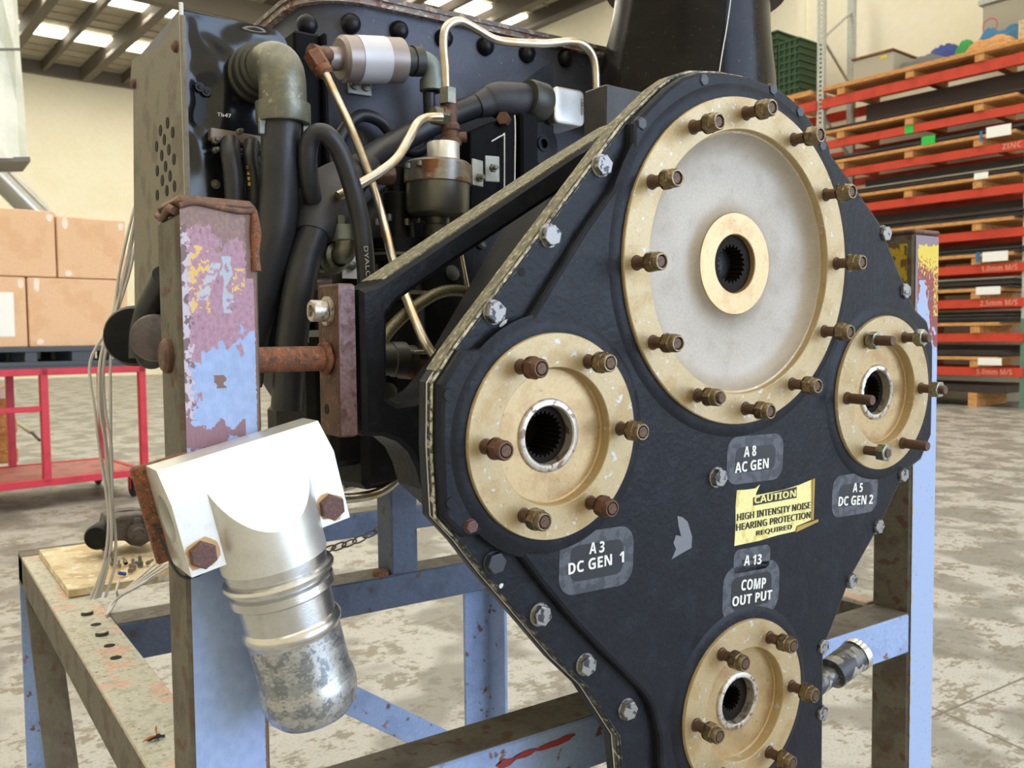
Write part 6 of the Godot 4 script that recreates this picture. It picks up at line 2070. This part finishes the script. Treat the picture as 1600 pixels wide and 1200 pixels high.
	for q in [[12.30, -6.07, 0.72, 0.20, M.grey_cloth, "crumpled grey sheeting on the top board of the rack"], [12.62, -5.92, 0.55, 0.40, M.tyre, "black bundle behind the navy tarpaulin on the rack"], [12.34, -5.78, 0.42, 0.31, M.navy, "navy blue tarpaulin on the top board of the rack"], [12.34, -5.50, 0.24, 0.29, M.green_cloth, "green cloth on the top board of the rack"], [12.46, -5.08, 0.66, 0.40, M.sky_cloth, "sea-blue tarpaulin heaped on the top board of the rack"], [12.12, -5.06, 0.56, 0.17, M.wood, "folded orange cloth under the sea-blue tarpaulin"]]:
		heap("cloth_bundle", rm(q[0], ht, q[1]), q[2], q[3], q[4], q[5], "bundle", int(absf(q[1]) * 100))
	t = thing("storage_bin", "pale grey plastic bin on the top board of the rack", "bin", rm(12.7, ht, -5.0), turn)
	mb = MB.new()
	room_box(mb, 12.66, 12.98, ht, ht + 0.80, -5.45, -4.86, 0.02)
	part(t, "body", mb, M.grey_box)
	mb = MB.new()
	room_box(mb, 12.63, 13.0, ht + 0.80, ht + 0.88, -5.50, -4.82, 0.01)
	part(t, "rim", mb, M.galv)
	mb = MB.new()
	var hc := au(1547, 40, 12.5)
	var ring := []
	for k in 21:
		var a := TAU * k / 20
		ring.append(hc + room.z * cos(a) * 0.095 + Vector3(0, sin(a) * 0.095, 0))
	mb.tube(ring, 0.008, 8, 2, false)
	single("red_hoop", mb, M.red_hoop, "thin red hoop leaning on the grey bin on the rack", "hoop")
	t = thing("cardboard_box", "open tan cardboard box on the top board of the rack", "box", rm(12.4, ht, -4.4), turn)
	mb = MB.new(); room_box(mb, 12.25, 12.6, ht + 0.30, ht + 0.68, -4.72, -4.05, 0.01)
	part(t, "carton", mb, M.card)
	mb = MB.new(); room_box(mb, 12.15, 12.62, ht, ht + 0.30, -4.76, -4.0, 0.01)
	part(t, "tray", mb, M.ply)
	# green crates and boards in the next bay
	for k in 2:
		t = thing("stacked_crate", "dark green plastic crate in the bay beyond the upright, %s" % ["taller column with the stepped top", "lower column beside the upright"][k], "crate", rm(12.4, 4.84, -8.5 + k * 0.45), turn)
		var va: float = [-9.05, -8.42][k]
		var vb: float = [-8.44, -8.02][k]
		var top: float = [5.95, 5.78][k]
		mb = MB.new()
		room_box(mb, 12.12, 12.75, 4.84, top - 0.02, va + 0.02, vb - 0.02)
		part(t, "walls", mb, M.crate)
		var hh := 4.84
		while hh < top:
			mb = MB.new()
			room_box(mb, 12.09, 12.78, hh, hh + 0.035, va, vb, 0.006)
			part(t, "rib", mb, M.crate)
			hh += 0.11
		var vv := va
		while vv < vb - 0.02:
			mb = MB.new()
			room_box(mb, 12.095, 12.12, 4.84, top - 0.03, vv, vv + 0.03)
			part(t, "bar", mb, M.crate)
			vv += 0.10
	b = thing("timber_pallet", "timber boards under the green crates in the bay beyond the upright", "pallet", rm(12.4, 4.66, -8.8), turn)
	for q in [[-9.3, -7.75, 4.76, 4.84], [-8.3, -8.05, 4.66, 4.76], [-9.25, -9.05, 4.66, 4.76]]:
		mb = MB.new()
		room_box(mb, 11.98, 12.9, q[2], q[3], q[0], q[1], 0.004)
		part(b, "board" if q[2] > 4.7 else "bearer", mb, M.wood)

func heap(called: String, at: Vector3, w: float, h: float, m: Material, label: String, category: String, sd: int) -> void:   # a crumpled heap of cloth
	var f := FastNoiseLite.new()
	f.seed = sd
	f.frequency = 1.6
	var n := 20
	var mb := MB.new()
	var P := []
	for j in n + 1:
		for i in n + 1:
			var x := float(i) / n * 2.0 - 1.0
			var z := float(j) / n * 2.0 - 1.0
			var e := maxf(0.0, 1.0 - x * x * x * x) * maxf(0.0, 1.0 - z * z * z * z)
			var y := h * sqrt(e) * (0.80 + 0.32 * f.get_noise_2d(x * 0.6 + sd, z * 0.7)) + 0.002
			P.append(at + room * Vector3(x * 0.16, y, z * w / 2 * 1.05))
	var N := []
	for j in n + 1:
		for i in n + 1:
			var dx: Vector3 = P[j * (n + 1) + mini(i + 1, n)] - P[j * (n + 1) + maxi(i - 1, 0)]
			var dz: Vector3 = P[mini(j + 1, n) * (n + 1) + i] - P[maxi(j - 1, 0) * (n + 1) + i]
			N.append(dz.cross(dx).normalized())
	for j in n:
		for i in n:
			var a: Vector3 = P[j * (n + 1) + i]
			var b: Vector3 = P[j * (n + 1) + i + 1]
			var c: Vector3 = P[(j + 1) * (n + 1) + i + 1]
			var d: Vector3 = P[(j + 1) * (n + 1) + i]
			var k := j * (n + 1) + i
			mb.tri(a, b, c, N[k], N[k + 1], N[k + n + 2]); mb.tri(a, c, d, N[k], N[k + n + 2], N[k + n + 1])
	mb.flat([P[0], P[n], P[(n + 1) * (n + 1) - 1], P[n * (n + 1)]], at + Vector3(0, 1, 0))
	single(called, mb, m, label, category, "bundles on the top board of the rack")

# ---------------------------------------------------------------- things hung near the far wall on the left
func roof_duct() -> void:
	var v := -6.2
	var p := func(x: float, y: float, dz := 0.0) -> Vector3: return az(x, y, v + dz)
	var t := thing("wrapped_heater", "white creased wrapping round a unit hung from the roof", "heater", p.call(10, 258))
	var mb := MB.new()
	var front := [[-60, -60], [20, -60], [28, 60], [36, 140], [44, 247], [-60, 247]]
	var rows := [[-60, [-70, -40, -8, 14, 22]], [0, [-70, -40, 4, 20, 27]], [75, [-70, -36, 8, 22, 31]], [160, [-70, -40, 6, 26, 38]], [247, [-70, -45, 12, 30, 44]]]
	var dep := [[0.0, 0.05, -0.02, 0.03, -0.12], [0.02, -0.04, 0.06, -0.02, -0.12], [0.0, 0.04, -0.03, 0.05, -0.12], [0.03, 0.06, 0.02, -0.04, -0.12], [0.0, 0.03, 0.06, 0.02, -0.12]]
	for j in 4:
		for i in 4:
			var a: Vector3 = p.call(rows[j][1][i], rows[j][0], dep[j][i])
			var b: Vector3 = p.call(rows[j][1][i + 1], rows[j][0], dep[j][i + 1])
			var c: Vector3 = p.call(rows[j + 1][1][i + 1], rows[j + 1][0], dep[j + 1][i + 1])
			var d: Vector3 = p.call(rows[j + 1][1][i], rows[j + 1][0], dep[j + 1][i])
			var inside: Vector3 = p.call(-20, 100, -0.4)
			mb.flat([a, b, c], inside); mb.flat([a, c, d], inside)
			if i == 3:
				var bb := b + Vector3(0, 0, -0.4)
				var c2 := c + Vector3(0, 0, -0.4)
				mb.flat([b, bb, c2, c], inside)
	part(t, "wrapping", mb, M.white_wrap)
	mb = MB.new()
	var q0: Vector3 = p.call(-70, 252)
	var q1: Vector3 = p.call(46, 250)
	mb.bar(q0 + Vector3(0, 0, -0.18), q1 + Vector3(0, 0, -0.18), 0.44, 0.028)
	part(t, "base_tray", mb, M.galv_dark)
	mb = MB.new()
	mb.bar(p.call(-70, 78, 0.03), p.call(32, 77, 0.05), 0.02, 0.012)
	part(t, "strap", mb, M.galv_dark)
	mb = MB.new()
	mb.box(Vector3(0.05, 8.6 - q0.y, 0.05), Transform3D(Basis(), Vector3((q0.x + q1.x) / 2, (8.6 + q0.y) / 2, v - 0.25)))
	part(t, "hanger", mb, M.galv_dark)
	mb = MB.new()
	var a := au_v(-40, 235, -13.0)
	var b := au_v(110, 385, -13.0)
	mb.tube([a, b], 0.17, 28, 2)
	single("flue_pipe", mb, M.silver_pipe, "shiny silver pipe running down at an angle behind the cardboard boxes", "pipe")

func au_v(x: float, y: float, v: float) -> Vector3:
	var d := ray(x, y)
	var n := room.z
	return EYE + d * ((v - EYE.dot(n)) / d.dot(n))
